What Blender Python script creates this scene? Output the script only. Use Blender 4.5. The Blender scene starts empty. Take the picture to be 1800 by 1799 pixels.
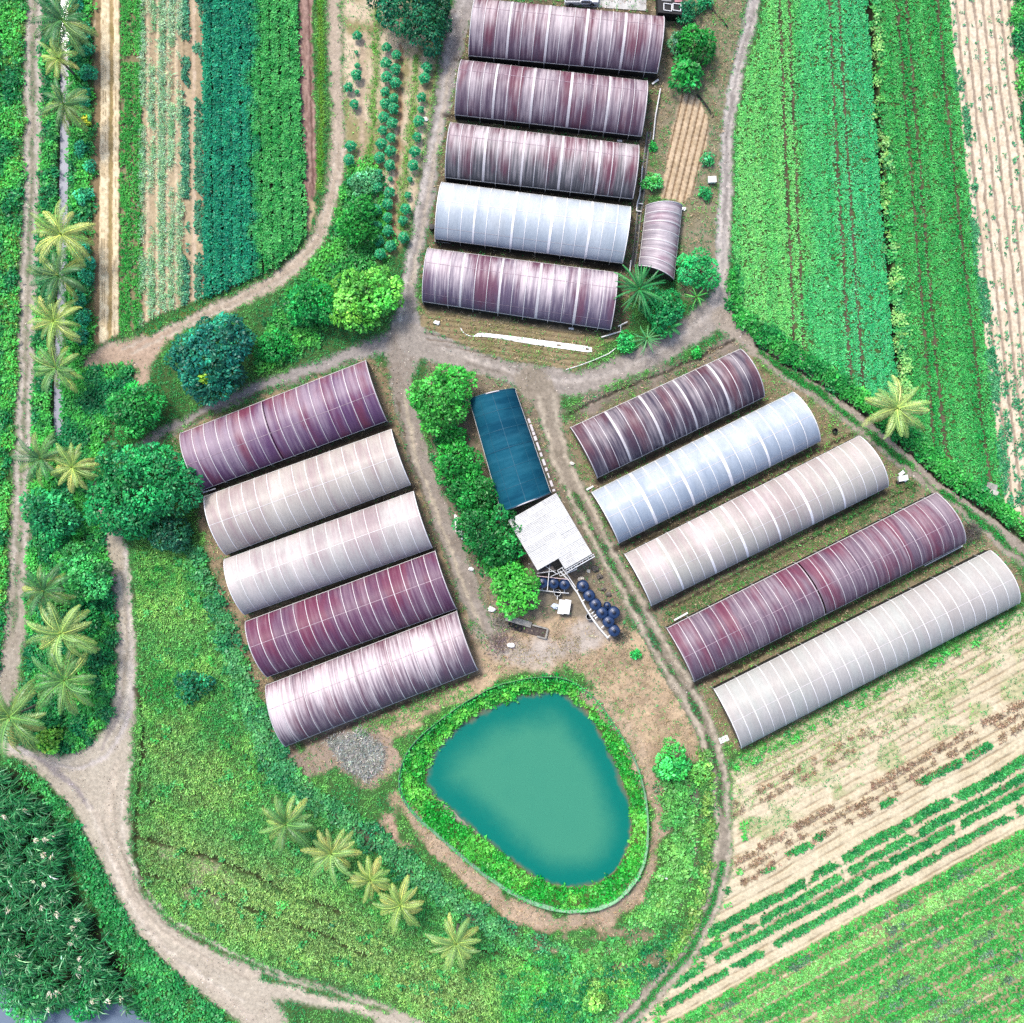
import bpy, math, random
import numpy as np
sc = bpy.context.scene
# ------------------------------------------------------------------ camera, sky, sun, exposure
M = 0.08            # metres per photo pixel (1800 px frame) on the ground
H = 144.0           # camera height
cam_d = bpy.data.cameras.new("camera"); cam = bpy.data.objects.new("camera", cam_d)
sc.collection.objects.link(cam)
cam.location = (0, 0, H); cam.rotation_euler = (0, 0, 0)
cam_d.sensor_width = 36; cam_d.sensor_fit = 'HORIZONTAL'; cam_d.lens = 36
cam_d.clip_start = 1; cam_d.clip_end = 3000
sc.camera = cam
SUN_AZ, SUN_EL = -32.0, 56.0
W = bpy.data.worlds.new("World"); sc.world = W; W.use_nodes = True
nt = W.node_tree
sky = nt.nodes.new('ShaderNodeTexSky'); sky.sky_type = 'NISHITA'; sky.sun_disc = False
sky.sun_elevation = math.radians(SUN_EL); sky.sun_rotation = math.radians(SUN_AZ)
sky.dust_density = 2.5; sky.air_density = 0.8; sky.ozone_density = 1.0
nt.links.new(sky.outputs[0], nt.nodes['Background'].inputs[0])
nt.nodes['Background'].inputs[1].default_value = 0.115
sd = bpy.data.lights.new("sun", 'SUN'); sd.energy = 1.5; sd.angle = math.radians(13); sd.color = (1.0, 0.95, 0.87)
sun = bpy.data.objects.new("sun", sd); sc.collection.objects.link(sun)
from mathutils import Vector
az, el = math.radians(SUN_AZ), math.radians(SUN_EL)
sun.rotation_euler = Vector((math.sin(az)*math.cos(el), math.cos(az)*math.cos(el), math.sin(el))).to_track_quat('Z', 'Y').to_euler()
sc.view_settings.view_transform = 'Standard'; sc.view_settings.look = 'None'
sc.view_settings.exposure = 1.8; sc.view_settings.gamma = 1
sc.cycles.max_bounces = 6; sc.cycles.diffuse_bounces = 3; sc.cycles.glossy_bounces = 2
sc.cycles.transmission_bounces = 3; sc.cycles.transparent_max_bounces = 6
sc.cycles.use_denoising = False; sc.cycles.denoiser = 'OPENIMAGEDENOISE'; sc.cycles.denoising_input_passes = 'RGB_ALBEDO_NORMAL'; sc.cycles.denoising_prefilter = 'FAST'

rng = np.random.RandomState(11); random.seed(5)
C = sc.collection
def lin(c):
    c = np.asarray(c, float)/255.0
    return np.where(c <= .04045, c/12.92, ((c+.055)/1.055)**2.4)
KG, KL = 0.48, 0.92     # photo colour -> ground albedo / leaf albedo
def S(r, g, b, k=KG): return lin((r, g, b))*k
def wp(px, py, z=0.0):  # photo pixel -> world, for a point standing z above the ground
    f = (H-z)/H*M
    return ((px-900)*f, (899.5-py)*f, z)

# ------------------------------------------------------------------ raster helpers (2 px grid)
G0, ST, N = -70, 2, 971
ax = G0+ST*np.arange(N, dtype=np.float32)
PX, PY = np.meshgrid(ax, ax)
def vn2(cx, cy, seed):
    r = np.random.RandomState(seed).rand(int(N*ST/cy)+3, int(N*ST/cx)+3).astype(np.float32)
    def w(c):
        t = (ax-G0)/c; i = t.astype(int); f = t-i
        return i, f*f*(3-2*f)
    ix, fx = w(cx); iy, fy = w(cy); fx = fx[None, :]; fy = fy[:, None]
    a = r[np.ix_(iy, ix)]; b = r[np.ix_(iy, ix+1)]; c = r[np.ix_(iy+1, ix)]; d = r[np.ix_(iy+1, ix+1)]
    return (a*(1-fx)+b*fx)*(1-fy)+(c*(1-fx)+d*fx)*fy
def fbm(cell, seed, o=3, asp=1.0):
    s = 0; w = 1; t = 0
    for k in range(o):
        c = max(cell/2**k, 2.2)
        s = s+w*vn2(c, max(c*asp, 2.2), seed*17+k); t += w; w *= .55
    return np.clip((s/t-.5)*1.5+.5, 0, 1)
def ss(a, b, x):
    t = np.clip((x-a)/(b-a), 0, 1); return t*t*(3-2*t)
WX = PX+(fbm(40, 1)-.5)*6+(fbm(6, 2, 2)-.5)*4
WY = PY+(fbm(40, 3)-.5)*6+(fbm(6, 4, 2)-.5)*4
def smooth(p, n=5, closed=False):
    p = np.asarray(p, float); out = []; m = len(p)
    for i in range(m if closed else m-1):
        if closed: a, b, c, d = p[i-1], p[i], p[(i+1) % m], p[(i+2) % m]
        else: a, b, c, d = p[max(i-1, 0)], p[i], p[i+1], p[min(i+2, m-1)]
        for k in range(n):
            t = k/n
            out.append(.5*((2*b)+(c-a)*t+(2*a-5*b+4*c-d)*t*t+(3*b-a-3*c+d)*t**3))
    if not closed: out.append(p[-1])
    return np.array(out)
def crop(xs, ys, pad):
    i0 = int(max(0, (xs.min()-pad-G0)//ST)); i1 = int(min(N, (xs.max()+pad-G0)//ST+2))
    j0 = int(max(0, (ys.min()-pad-G0)//ST)); j1 = int(min(N, (ys.max()+pad-G0)//ST+2))
    return slice(j0, max(j1, j0+1)), slice(i0, max(i1, i0+1))
def stroke(p, w=None, pad=60, warp=True, sm=True):
    """signed distance (px) to a polyline of half-width; <0 inside. p: (x,y) or (x,y,fullwidth)"""
    p = np.asarray(p, float)
    if p.shape[1] == 2: p = np.c_[p, np.full(len(p), w)]
    if sm: p = smooth(p)
    out = np.full((N, N), 999., np.float32); js, is_ = crop(p[:, 0], p[:, 1], pad+p[:, 2].max())
    X = (WX if warp else PX)[js, is_]; Y = (WY if warp else PY)[js, is_]; o = out[js, is_]
    for a, b in zip(p[:-1], p[1:]):
        dx, dy = b[0]-a[0], b[1]-a[1]; l2 = dx*dx+dy*dy+1e-9
        t = np.clip(((X-a[0])*dx+(Y-a[1])*dy)/l2, 0, 1)
        d = np.hypot(X-a[0]-t*dx, Y-a[1]-t*dy)-(a[2]+(b[2]-a[2])*t)*.5
        np.minimum(o, d, out=o)
    return out
def poly(p, pad=60, warp=True, sm=False):
    p = np.asarray(p, float)
    if sm: p = smooth(p, 5, True)
    out = np.full((N, N), 999., np.float32); js, is_ = crop(p[:, 0], p[:, 1], pad)
    X = (WX if warp else PX)[js, is_]; Y = (WY if warp else PY)[js, is_]
    ins = np.zeros(X.shape, bool); D = np.full(X.shape, 999., np.float32)
    for a, b in zip(p, np.roll(p, -1, 0)):
        dx, dy = b-a; l2 = dx*dx+dy*dy+1e-9
        t = np.clip(((X-a[0])*dx+(Y-a[1])*dy)/l2, 0, 1)
        np.minimum(D, np.hypot(X-a[0]-t*dx, Y-a[1]-t*dy), out=D)
        if a[1] != b[1]:
            c = ((a[1] > Y) != (b[1] > Y)) & (X < (b[0]-a[0])*(Y-a[1])/(b[1]-a[1])+a[0])
            ins ^= c
    out[js, is_] = np.where(ins, -D, D)
    return out

# ------------------------------------------------------------------ albedo, height, plant density maps
nA, nB, nC, nD = fbm(90, 21), fbm(30, 22), fbm(9, 23, 2), fbm(200, 24)
nF = vn2(2.3, 2.3, 77)
col = np.zeros((N, N, 3), np.float32); Z = (fbm(60, 30)-.5)*.16+(nC-.5)*.06
def paint(m, c):
    global col
    m = m[..., None]; col = col*(1-m)+np.asarray(c, np.float32)*m
def tone1(x, step, seed):
    r_ = np.random.RandomState(seed).rand(1200); return np.interp(x, np.arange(-600, 600)*step, r_).astype(np.float32)
def soil(c1, c2, t): return c1[None, None]*(1-t[..., None])+c2[None, None]*t[..., None]
dryg = np.zeros((N, N), np.float32)         # dry straw tufts per m2
grass = np.full((N, N), 10., np.float32)     # meadow grass tufts per m2
gh = np.full((N, N), .32, np.float32)        # blade length
gcol = soil(S(52, 150, 78, KL), S(120, 192, 92, KL), ss(.35, .75, nB*.55+nA*.45))
gcol = gcol*(1-ss(.55, .8, nD)[..., None]*.5)+soil(S(30, 130, 85, KL), S(70, 165, 95, KL), nB)*(ss(.55, .8, nD)[..., None]*.5)
weed = np.zeros((N, N), np.float32)          # broad-leaved undergrowth clumps per m2
wcol = soil(S(22, 118, 66, KL), S(75, 178, 72, KL), ss(.3, .8, nB))
wh = np.full((N, N), .8, np.float32)
col[:] = soil(S(86, 104, 62), S(70, 120, 62), nB)
cls = np.zeros((N, N), np.uint8)             # 0 ground 1 road 2.. fields
def keep(m, a=None):                         # thin plants where m
    global grass, weed, dryg
    grass = grass*(1-m); weed = weed*(1-m); dryg = dryg*(1-m)

# --- left grass strip and the verge by the ditch
sdL = poly([(-90, -90), (44, -90), (44, 200), (37, 400), (31, 600), (22, 800), (14, 1000), (4, 1180), (-90, 1260)])
m = ss(4, -6, sdL); weed += m*2.2; gh = gh+m*.18
gcol = gcol*(1-m[..., None])+soil(S(38, 140, 66, KL), S(140, 190, 92, KL), ss(.35, .7, nB))*m[..., None]
verge = poly([(76, -90), (172, -90), (170, 300), (168, 560), (150, 640), (235, 640), (240, 700), (190, 760), (165, 830), (180, 930), (200, 1010), (208, 1100), (200, 1260),
              (150, 1312), (95, 1325), (30, 1290), (44, 1180), (50, 1000), (56, 800), (62, 600), (68, 400)])
m = ss(3, -4, verge); weed += m*3.0; paint(m*.8, soil(S(45, 70, 45), S(60, 95, 55), nB))
m = ss(8, -2, stroke([(166, -90), (166, 200), (163, 420), (160, 560)], 14)); paint(m*.8, soil(S(150, 125, 95), S(110, 110, 70), nC)); keep(m*.75)

# --- dirt roads
def road(sd, c1=(192, 182, 166), c2=(166, 155, 138), g=0.0, edge=5, z=-.06):
    global Z, cls
    m = ss(edge*1.1, -edge*1.3, sd+(nC-.5)*4+(nF-.5)*5)
    paint(m, soil(S(*c1), S(*c2), np.clip(nB*.6+nC*.5-.05, 0, 1)))
    keep(ss(4, -7, sd+(nC-.5)*5+(nF-.5)*9)*(1-g)); Z = Z*(1-m*.7)+z*m; cls[sd < 0] = 1
    return m
def rut(p, w, c, z=-.05, soft=4, amt=1.):
    global Z
    s = stroke(p, w); m = ss(soft, -soft, s+(nC-.5)*2.5+(nF-.5)*2.5)*amt
    paint(m*.9, soil(S(*[min(255, v*1.04) for v in c]), S(*[v*.9 for v in c]), nC)); Z = Z+z*m; keep(m)
R_left = stroke([(59, -90, 33), (59, 200, 33), (53, 400, 32), (47, 600, 31), (39, 800, 30), (32, 1000, 33), (22, 1130, 38), (8, 1220, 40)])
road(R_left); 
m = ss(6, -3, stroke([(59, -90), (58, 200), (52, 400), (46, 600), (38, 800), (31, 1000), (20, 1130)], 4)+(nB-.5)*14); paint(m*.55, S(95, 110, 75)); grass += m*3
R_sw = poly([(-90, 1302), (10, 1300), (40, 1312), (75, 1326), (105, 1329), (150, 1313), (180, 1290), (197, 1240), (203, 1200), (205, 1100), (200, 1050), (195, 1000), (184, 960), (176, 930),
             (160, 880), (150, 850), (165, 840), (178, 880), (196, 925), (219, 935), (226, 1000), (232, 1080), (238, 1150), (240, 1200), (235, 1280), (229, 1340), (226, 1420), (229, 1500), (240, 1548),
             (256, 1577), (290, 1615), (340, 1655), (400, 1682), (450, 1701), (520, 1720), (600, 1743), (660, 1762), (720, 1785), (790, 1815), (830, 1880), (700, 1880), (655, 1790), (600, 1776), (540, 1764), (480, 1755),
             (500, 1775), (507, 1800), (515, 1880), (440, 1880), (424, 1798), (400, 1783), (340, 1738), (300, 1704), (265, 1668), (230, 1623), (200, 1568), (170, 1508), (150, 1468), (130, 1428), (80, 1370), (50, 1342), (0, 1317), (-90, 1316)])
road(R_sw, (208, 197, 178), (184, 172, 154))
rut([(222, 960), (226, 1050), (229, 1150), (228, 1240), (205, 1310), (160, 1345), (100, 1345), (20, 1312)], 8, (214, 204, 196))
rut([(196, 1000), (212, 1130), (210, 1240), (180, 1320)], 5, (168, 156, 150))
rut([(205, 1340), (190, 1420), (200, 1500), (235, 1580), (290, 1640), (370, 1690), (480, 1725), (640, 1775)], 11, (216, 202, 182))
rut([(215, 1500), (245, 1572), (300, 1630), (380, 1672)], 3, (140, 128, 112))
rut([(170, 1430), (200, 1520), (240, 1600), (300, 1680), (380, 1740), (450, 1800)], 10, (212, 198, 180))
rut([(60, 1330), (110, 1365), (160, 1420)], 9, (165, 155, 152))
m = ss(5, -4, stroke([(462, 1716), (520, 1733), (600, 1755), (680, 1782)], 5)+(nB-.5)*8); paint(m, S(90, 120, 65)); grass += m*14
R_curve = stroke([(150, 640, 14), (185, 622, 34), (235, 612, 36), (290, 588, 24), (350, 555, 24), (420, 525, 26), (490, 489, 28), (545, 435, 26), (575, 370, 26), (590, 300, 30), (594, 200, 26), (588, 90, 26), (584, -90, 28)])
road(R_curve, (204, 186, 166), (176, 160, 140))
sdp = poly([(212, 600), (300, 580), (305, 590), (262, 640), (258, 675), (238, 682), (238, 645), (150, 640), (160, 618)]); road(sdp, (206, 180, 158), (176, 152, 130))
for q_ in ([(231, 1000), (228, 1120), (222, 1230), (190, 1310)], [(212, 1010), (216, 1120), (211, 1220)], [(232, 1330), (213, 1410), (222, 1490), (256, 1562), (312, 1622), (395, 1668), (500, 1712)], [(150, 1400), (186, 1490), (220, 1575), (270, 1650), (340, 1708), (430, 1762)]):
    rut(q_, 3.5, (226, 215, 198), soft=4)
for q_ in ([(222, 1010), (222, 1120), (216, 1225)], [(180, 1440), (212, 1530), (262, 1610), (340, 1672), (440, 1722)], [(196, 1390), (205, 1460), (228, 1530)], [(60, 1322), (110, 1346), (160, 1340)]):
    rut(q_, 2.5, (160, 148, 132), z=0, soft=4, amt=.8)
for q_ in ([(50, -60), (50, 200), (44, 400), (38, 600), (31, 800), (24, 1000)], [(68, -60), (67, 200), (60, 400), (54, 600), (46, 800), (40, 1000)]): rut(q_, 5, (206, 196, 184), soft=4)
for p in ([(215, 612), (300, 575), (400, 527), (480, 485), (545, 425), (573, 355), (590, 250)], [(230, 620), (310, 585), (405, 537), (490, 495), (555, 437), (585, 365), (600, 260)]):
    rut(p, 4, (208, 194, 176), soft=3)
m = ss(4, -3, stroke([(255, 584), (300, 566), (345, 545), (420, 508), (470, 485)], 5)+(nB-.4)*14); paint(m*.8, S(120, 130, 60)); grass += m*10
R_sp = stroke([(235, 680, 8), (205, 730, 8), (180, 780, 9), (158, 840, 12)], 0); road(R_sp, (160, 145, 120), (120, 125, 80), g=.4)
R_n = stroke([(836, -90, 44), (818, 0, 42), (800, 60, 40), (785, 150, 32), (765, 250, 28), (748, 350, 28), (728, 450, 28), (715, 530, 36), (715, 600, 70)])
road(R_n, (178, 170, 166), (150, 143, 138))
rut([(812, 0), (790, 80), (775, 180), (752, 290), (730, 390), (713, 490), (705, 560)], 7, (205, 198, 192)); rut([(790, 120), (775, 220), (757, 320), (740, 410), (725, 500)], 6, (200, 188, 172))
R_w = stroke([(720, 595, 40), (650, 612, 30), (597, 632, 26), (500, 668, 24), (400, 705, 23), (330, 742, 22), (262, 780, 24), (235, 800, 10)])
road(R_w, (180, 172, 166), (158, 150, 146))
m = ss(4, -3, stroke([(620, 634), (500, 677), (400, 713), (320, 752), (275, 785)], 4)+(nB-.5)*8); paint(m*.85, S(100, 100, 70)); grass += m*6
R_s = stroke([(715, 600, 70), (705, 660, 44), (716, 720, 40), (735, 800, 38), (765, 880, 38), (795, 960, 40), (830, 1050, 40), (850, 1095, 30), (870, 1125, 12)])
road(R_s, (178, 168, 158), (150, 138, 126))
rut([(712, 690), (728, 790), (755, 870), (790, 960), (820, 1040), (845, 1100)], 5, (205, 192, 170)); rut([(700, 700), (715, 780), (740, 860), (770, 940), (800, 1020)], 3, (112, 100, 84), soft=3)
R_e = stroke([(730, 600, 60), (800, 625, 44), (880, 650, 40), (950, 668, 52), (1020, 672, 44), (1100, 645, 42), (1180, 605, 46), (1240, 560, 54), (1270, 530, 50)])
road(R_e, (182, 172, 162), (156, 147, 138))
rut([(780, 615), (860, 640), (960, 668), (1050, 662), (1130, 632), (1210, 582), (1255, 540)], 9, (200, 190, 180)); rut([(820, 640), (900, 660), (960, 690), (985, 720)], 5, (140, 130, 118), amt=.7)
R_ne = stroke([(1345, -90, 26), (1325, 0, 24), (1303, 100, 24), (1284, 190, 24), (1276, 300, 26), (1272, 400, 26), (1268, 480, 28), (1268, 545, 44)])
road(R_ne, (192, 184, 178), (164, 156, 150))
rut([(1322, 0), (1298, 100), (1278, 190), (1269, 300), (1266, 420), (1264, 500)], 4, (216, 208, 200)); rut([(1331, 10), (1309, 100), (1289, 195), (1281, 300), (1278, 420), (1272, 500)], 4, (212, 202, 192))
m = ss(5, -3, stroke([(1325, 20), (1303, 105), (1284, 190), (1276, 300), (1273, 400)], 3)+(nB-.5)*8); paint(m*.5, S(120, 112, 104))
R_se = stroke([(1270, 560, 44), (1310, 592, 40), (1400, 660, 38), (1500, 733, 38), (1600, 815, 38), (1700, 895, 38), (1800, 975, 40), (1900, 1055, 40)])
road(R_se, (186, 174, 160), (158, 146, 132))
m = ss(4, -4, stroke([(1335, 618), (1400, 664), (1500, 738), (1600, 820), (1700, 900), (1800, 980), (1900, 1060)], 9)+(nB-.45)*9); paint(m, S(70, 110, 60)); grass += m*22; gcol = gcol*(1-m[..., None])+S(35, 150, 62, KL)*m[..., None]
R_st = stroke([(935, 672, 60), (962, 710, 46), (975, 770, 40), (1000, 840, 38), (1040, 920, 40), (1083, 1000, 40), (1130, 1085, 40), (1175, 1165, 42), (1215, 1230, 42), (1243, 1290, 38), (1262, 1360, 34), (1270, 1430, 32), (1268, 1520, 34), (1248, 1600, 36), (1205, 1680, 38), (1150, 1745, 42), (1090, 1810, 44), (1040, 1880, 44)])
road(R_st, (172, 160, 144), (142, 132, 116))
for off in (-1, 1):
    q = np.array([(960, 700), (975, 770), (1000, 840), (1040, 920), (1083, 1000), (1130, 1085), (1175, 1165), (1215, 1230), (1243, 1290), (1262, 1360), (1270, 1430), (1268, 1520), (1248, 1600), (1205, 1680), (1150, 1745), (1085, 1815)], float)
    t = np.gradient(q, axis=0); t /= np.linalg.norm(t, axis=1)[:, None]; q2 = q+np.c_[-t[:, 1], t[:, 0]]*11*off
    rut(q2, 6, (206, 194, 174))
m = ss(4, -4, stroke([(1010, 870), (1040, 926), (1083, 1003), (1130, 1088), (1175, 1168), (1215, 1233), (1243, 1293), (1262, 1360), (1270, 1430)], 6)+(nB-.5)*10); paint(m*.9, S(70, 82, 55)); grass += m*10
m = ss(4, -4, stroke([(1269, 1520), (1248, 1600), (1205, 1680), (1150, 1745), (1090, 1808)], 8)); paint(m, S(60, 110, 60)); grass += m*24; gcol = gcol*(1-m[..., None])+S(38, 150, 66, KL)*m[..., None]

# --- bare and worn ground round the greenhouses
def bare(sd, c1, c2, thin, amt=.95, edge=8, dry=7):
    global dryg
    c1 = [min(255, v*1.08) for v in c1]; c1 = [min(255, v*1.04) for v in c1]; c2 = [min(255, v*1.08) for v in c2]
    m = ss(edge, -edge, sd+(nB-.5)*26)*amt*(cls != 1)
    paint(m, soil(S(*c1), S(*c2), np.clip(nB*.7+nC*.5-.1, 0, 1))); keep(m*thin); dryg = dryg+m*dry*ss(.3, .62, nB*.6+nC*.5); return m
bare(poly([(815, 0), (1180, 0), (1180, 130), (1150, 300), (1130, 480), (1085, 600), (740, 600), (735, 540), (780, 200)]), (92, 82, 66), (128, 116, 92), .82)
bare(poly([(1160, -60), (1330, -60), (1290, 130), (1265, 330), (1262, 520), (1195, 520), (1190, 360), (1130, 340), (1160, 140)]), (152, 138, 120), (116, 116, 84), .78, .9)
bare(poly([(742, 535), (1085, 590), (1060, 622), (985, 650), (860, 632), (745, 600)]), (158, 138, 112), (128, 128, 82), .75)
bare(poly([(305, 760), (650, 630), (690, 640), (700, 740), (860, 1180), (830, 1215), (505, 1330), (470, 1300), (390, 1050), (340, 880)]), (160, 140, 112), (112, 98, 80), .88)
bare(poly([(985, 745), (1310, 600), (1360, 650), (1760, 955), (1810, 1040), (1330, 1320), (1280, 1330), (1120, 1080)]), (150, 134, 112), (120, 110, 82), .7, .92)
bare(poly([(1000, 712), (1100, 672), (1290, 590), (1300, 612), (1010, 752)]), (140, 128, 118), (98, 96, 78), .8)
bare(poly([(755, 640), (930, 660), (970, 720), (1010, 840), (1080, 990), (1110, 1080), (1080, 1130), (980, 1160), (860, 1140), (800, 960), (760, 800)]), (118, 106, 90), (150, 138, 122), .88)
bare(poly([(850, 1120), (1000, 1090), (1085, 1080), (1190, 1190), (1235, 1290), (1230, 1330), (1155, 1330), (1125, 1310), (1060, 1215), (980, 1180), (900, 1185), (820, 1225), (700, 1290), (690, 1330), (640, 1290), (830, 1190)], sm=True), (196, 172, 142), (160, 138, 116), .92)
bare(stroke([(850, 1100), (890, 1140), (960, 1150), (1025, 1125), (1050, 1085)], 44), (184, 176, 168), (158, 150, 142), .9, .8, 16)
bare(poly([(505, 1320), (640, 1262), (690, 1300), (705, 1345), (650, 1392), (590, 1350), (555, 1370), (540, 1400), (512, 1350)]), (172, 150, 132), (140, 126, 116), .9)
bare(stroke([(1150, 1320), (1158, 1400), (1152, 1480), (1130, 1560), (1080, 1610), (1000, 1632), (920, 1610), (850, 1565), (780, 1500), (735, 1450), (700, 1400)], 26), (182, 158, 134), (148, 128, 104), .85, edge=6)
bare(poly([(670, 1430), (690, 1428), (700, 1470), (725, 1480), (715, 1495), (685, 1485)]), (190, 160, 142), (170, 145, 125), .95)
bare(stroke([(1218, 1360), (1222, 1440), (1215, 1540), (1190, 1600)], 12), (120, 112, 104), (92, 88, 82), .9, edge=5)
bare(poly([(290, 1495), (370, 1525), (400, 1545), (340, 1535)]), (160, 165, 130), (140, 150, 110), .7)
bare(poly([(330, 1555), (400, 1575), (380, 1592), (320, 1575)]), (150, 150, 130), (140, 145, 115), .7)
# grey heap of dry cuttings by the south greenhouse
m = ss(6, -6, poly([(575, 1300), (640, 1282), (672, 1310), (668, 1350), (640, 1375), (610, 1350)])+(nB-.5)*14); paint(m, soil(S(172, 172, 166), S(134, 136, 128), (nF > .5)*1.0)); keep(m); Z += m*(.15+.25*nF); HEAP = m
# green strips between the east greenhouses
for p, w in (([(1330, 985), (1420, 940), (1530, 885), (1600, 845)], 16), ([(1180, 1080), (1330, 1005), (1480, 925), (1600, 860)], 18), ([(1290, 1165), (1440, 1095), (1590, 1015), (1710, 950)], 24), ([(1320, 1318), (1480, 1235), (1640, 1150), (1800, 1062)], 16), ([(1150, 930), (1300, 850), (1440, 790)], 8)):
    m = ss(6, -6, stroke(p, w)+(nB-.5)*16)*.8; paint(m*.7, S(86, 104, 56)); grass += m*9
    gcol = gcol*(1-m[..., None])+soil(S(72, 118, 62, KL), S(48, 140, 60, KL), nB)*m[..., None]
for p in ([(1180, 1070), (1330, 996), (1480, 920), (1610, 852)], [(1115, 960), (1300, 870), (1440, 795), (1500, 765)], [(1260, 1190), (1400, 1125)], [(1003, 728), (1060, 700), (1180, 650), (1290, 600)]):
    m = ss(3, -2, stroke(p, 3)); paint(m*.9, S(62, 56, 46)); keep(m); Z -= m*.3
# shade south of the tunnels, painted dark into the soil along their long sides
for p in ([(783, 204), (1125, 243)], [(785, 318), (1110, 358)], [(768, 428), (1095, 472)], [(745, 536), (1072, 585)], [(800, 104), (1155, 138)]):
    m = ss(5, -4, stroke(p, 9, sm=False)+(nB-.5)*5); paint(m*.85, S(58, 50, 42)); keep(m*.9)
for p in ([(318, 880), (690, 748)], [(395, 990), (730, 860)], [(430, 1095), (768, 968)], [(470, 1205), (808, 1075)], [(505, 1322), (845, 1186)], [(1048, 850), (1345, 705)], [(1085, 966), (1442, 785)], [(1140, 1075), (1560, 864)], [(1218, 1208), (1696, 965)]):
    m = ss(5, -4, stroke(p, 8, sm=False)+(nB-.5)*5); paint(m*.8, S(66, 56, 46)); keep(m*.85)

# --- orchard ground
orch = poly([(602, -90), (640, -90), (770, 60), (762, 160), (745, 260), (730, 360), (700, 450), (670, 460), (640, 330), (608, 300)])
m = ss(6, -6, orch)*(cls != 1)
paint(m, soil(S(224, 204, 176), S(160, 150, 108), ss(.35, .75, nB*.6+fbm(40, 60, 2, 3)*.4))); keep(m*.78)
rut([(704, 80), (702, 180), (697, 300), (690, 420)], 7, (166, 128, 98)); rut([(640, 60), (636, 180), (632, 300)], 10, (198, 176, 150), z=0)
for p in ([(661, 20), (660, 130), (655, 230), (640, 310)], [(735, 100), (725, 200), (712, 300), (706, 400)]):
    m = ss(6, -5, stroke(p, 10)+(nB-.5)*12); paint(m*.7, S(110, 140, 60)); grass += m*12; gcol = gcol*(1-m[..., None])+S(105, 170, 70, KL)*m[..., None]
lush = poly([(608, 290), (660, 280), (690, 420), (680, 460), (640, 470), (590, 520), (560, 600), (500, 640), (455, 655), (460, 590), (520, 490), (580, 430), (600, 360)])
m = ss(8, -6, lush)*(cls != 1); weed += m*3.0; wcol = wcol*(1-.6*m[..., None])+soil(S(30, 128, 56, KL), S(92, 182, 66, KL), nB)*(.6*m[..., None])
m = ss(8, -6, poly([(100, 700), (150, 640), (230, 690), (170, 780), (150, 830), (100, 760)]))*(cls != 1); weed += m*2

# --- meadow, hedgerow scrub, pond surrounds
mead = poly([(240, 940), (330, 960), (385, 1050), (430, 1170), (480, 1320), (560, 1420), (700, 1540), (850, 1640), (1000, 1690), (1150, 1700), (1050, 1860), (800, 1860), (640, 1740), (450, 1690), (300, 1615), (250, 1560), (238, 1480), (240, 1300)])
m = ss(6, -6, mead)*(cls != 1); grass += m*7; gh += m*.1
gcol = gcol*(1-m[..., None])+soil(S(44, 154, 70, KL*1.0), S(146, 206, 104, KL*1.05), np.clip(ss(.2, .78, nA*.4+nB*.25+nC*.2+nF*.15)+(tone1(PY-.42*PX, 7, 5)-.5)*.35, 0, 1))*m[..., None]
m2 = m*ss(.5, .75, fbm(120, 41)); gcol = gcol*(1-m2[..., None]*.5)+S(40, 150, 84, KL)*m2[..., None]*.5
for p, w in (([(245, 1470), (330, 1500), (420, 1528), (520, 1575), (600, 1600)], 5), ([(255, 1538), (340, 1562), (450, 1600), (560, 1642), (640, 1680)], 5), ([(250, 1405), (290, 1416), (340, 1440)], 4), ([(238, 1210), (252, 1280), (243, 1400), (240, 1500), (256, 1565)], 4), ([(850, 1670), (960, 1700), (1060, 1720)], 4)):
    m = ss(4, -2, stroke(p, w)+(nB-.5)*4); paint(m*.9, S(66, 70, 44)); keep(m*.97); Z -= m*.35
scrub = stroke([(330, 950, 20), (380, 1060, 24), (425, 1190, 34), (470, 1310, 40), (530, 1385, 36), (610, 1440, 34), (690, 1500, 36), (780, 1570, 40), (860, 1625, 36), (930, 1655, 26), (1010, 1668, 20)])
m = ss(8, -6, scrub+(nB-.5)*20)*(cls != 1); weed += m*3.4; wcol = wcol*(1-m[..., None])+soil(S(28, 118, 72, KL), S(96, 170, 100, KL), nB)*m[..., None]
m = ss(6, -6, stroke([(590, 1430), (660, 1485), (700, 1515), (760, 1560), (840, 1620), (950, 1650)], 12)+(nB-.5)*22)*.8; paint(m, S(112, 100, 90)); keep(m*.75)
est = poly([(1150, 1345), (1210, 1345), (1222, 1420), (1215, 1540), (1180, 1620), (1100, 1690), (1000, 1690), (1090, 1640), (1150, 1560), (1165, 1460)])
m = ss(8, -6, est)*(cls != 1); weed += m*2.6; wcol = wcol*(1-m[..., None])+soil(S(45, 140, 62, KL), S(120, 186, 92, KL), nB)*m[..., None]
m = ss(6, -5, stroke([(1236, 1325), (1243, 1390), (1246, 1470), (1238, 1550), (1212, 1625), (1180, 1680)], 16)+(nB-.5)*12); weed += m*3; wcol = wcol*(1-m[..., None])+soil(S(70, 140, 60, KL), S(138, 172, 82, KL), nC)*m[..., None]
low = poly([(900, 1700), (1180, 1640), (1240, 1640), (1100, 1790), (1060, 1860), (880, 1860)])
m = ss(8, -6, low)*(cls != 1); weed += m*1.6
POND = smooth([(933, 1227), (983, 1227), (1020, 1247), (1050, 1290), (1075, 1340), (1094, 1400), (1103, 1440), (1101, 1483), (1082, 1525), (1050, 1549), (1000, 1558), (950, 1542), (900, 1510), (850, 1468), (800, 1426), (758, 1386), (757, 1355), (783, 1307), (827, 1273), (877, 1247)], 5, True)
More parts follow.
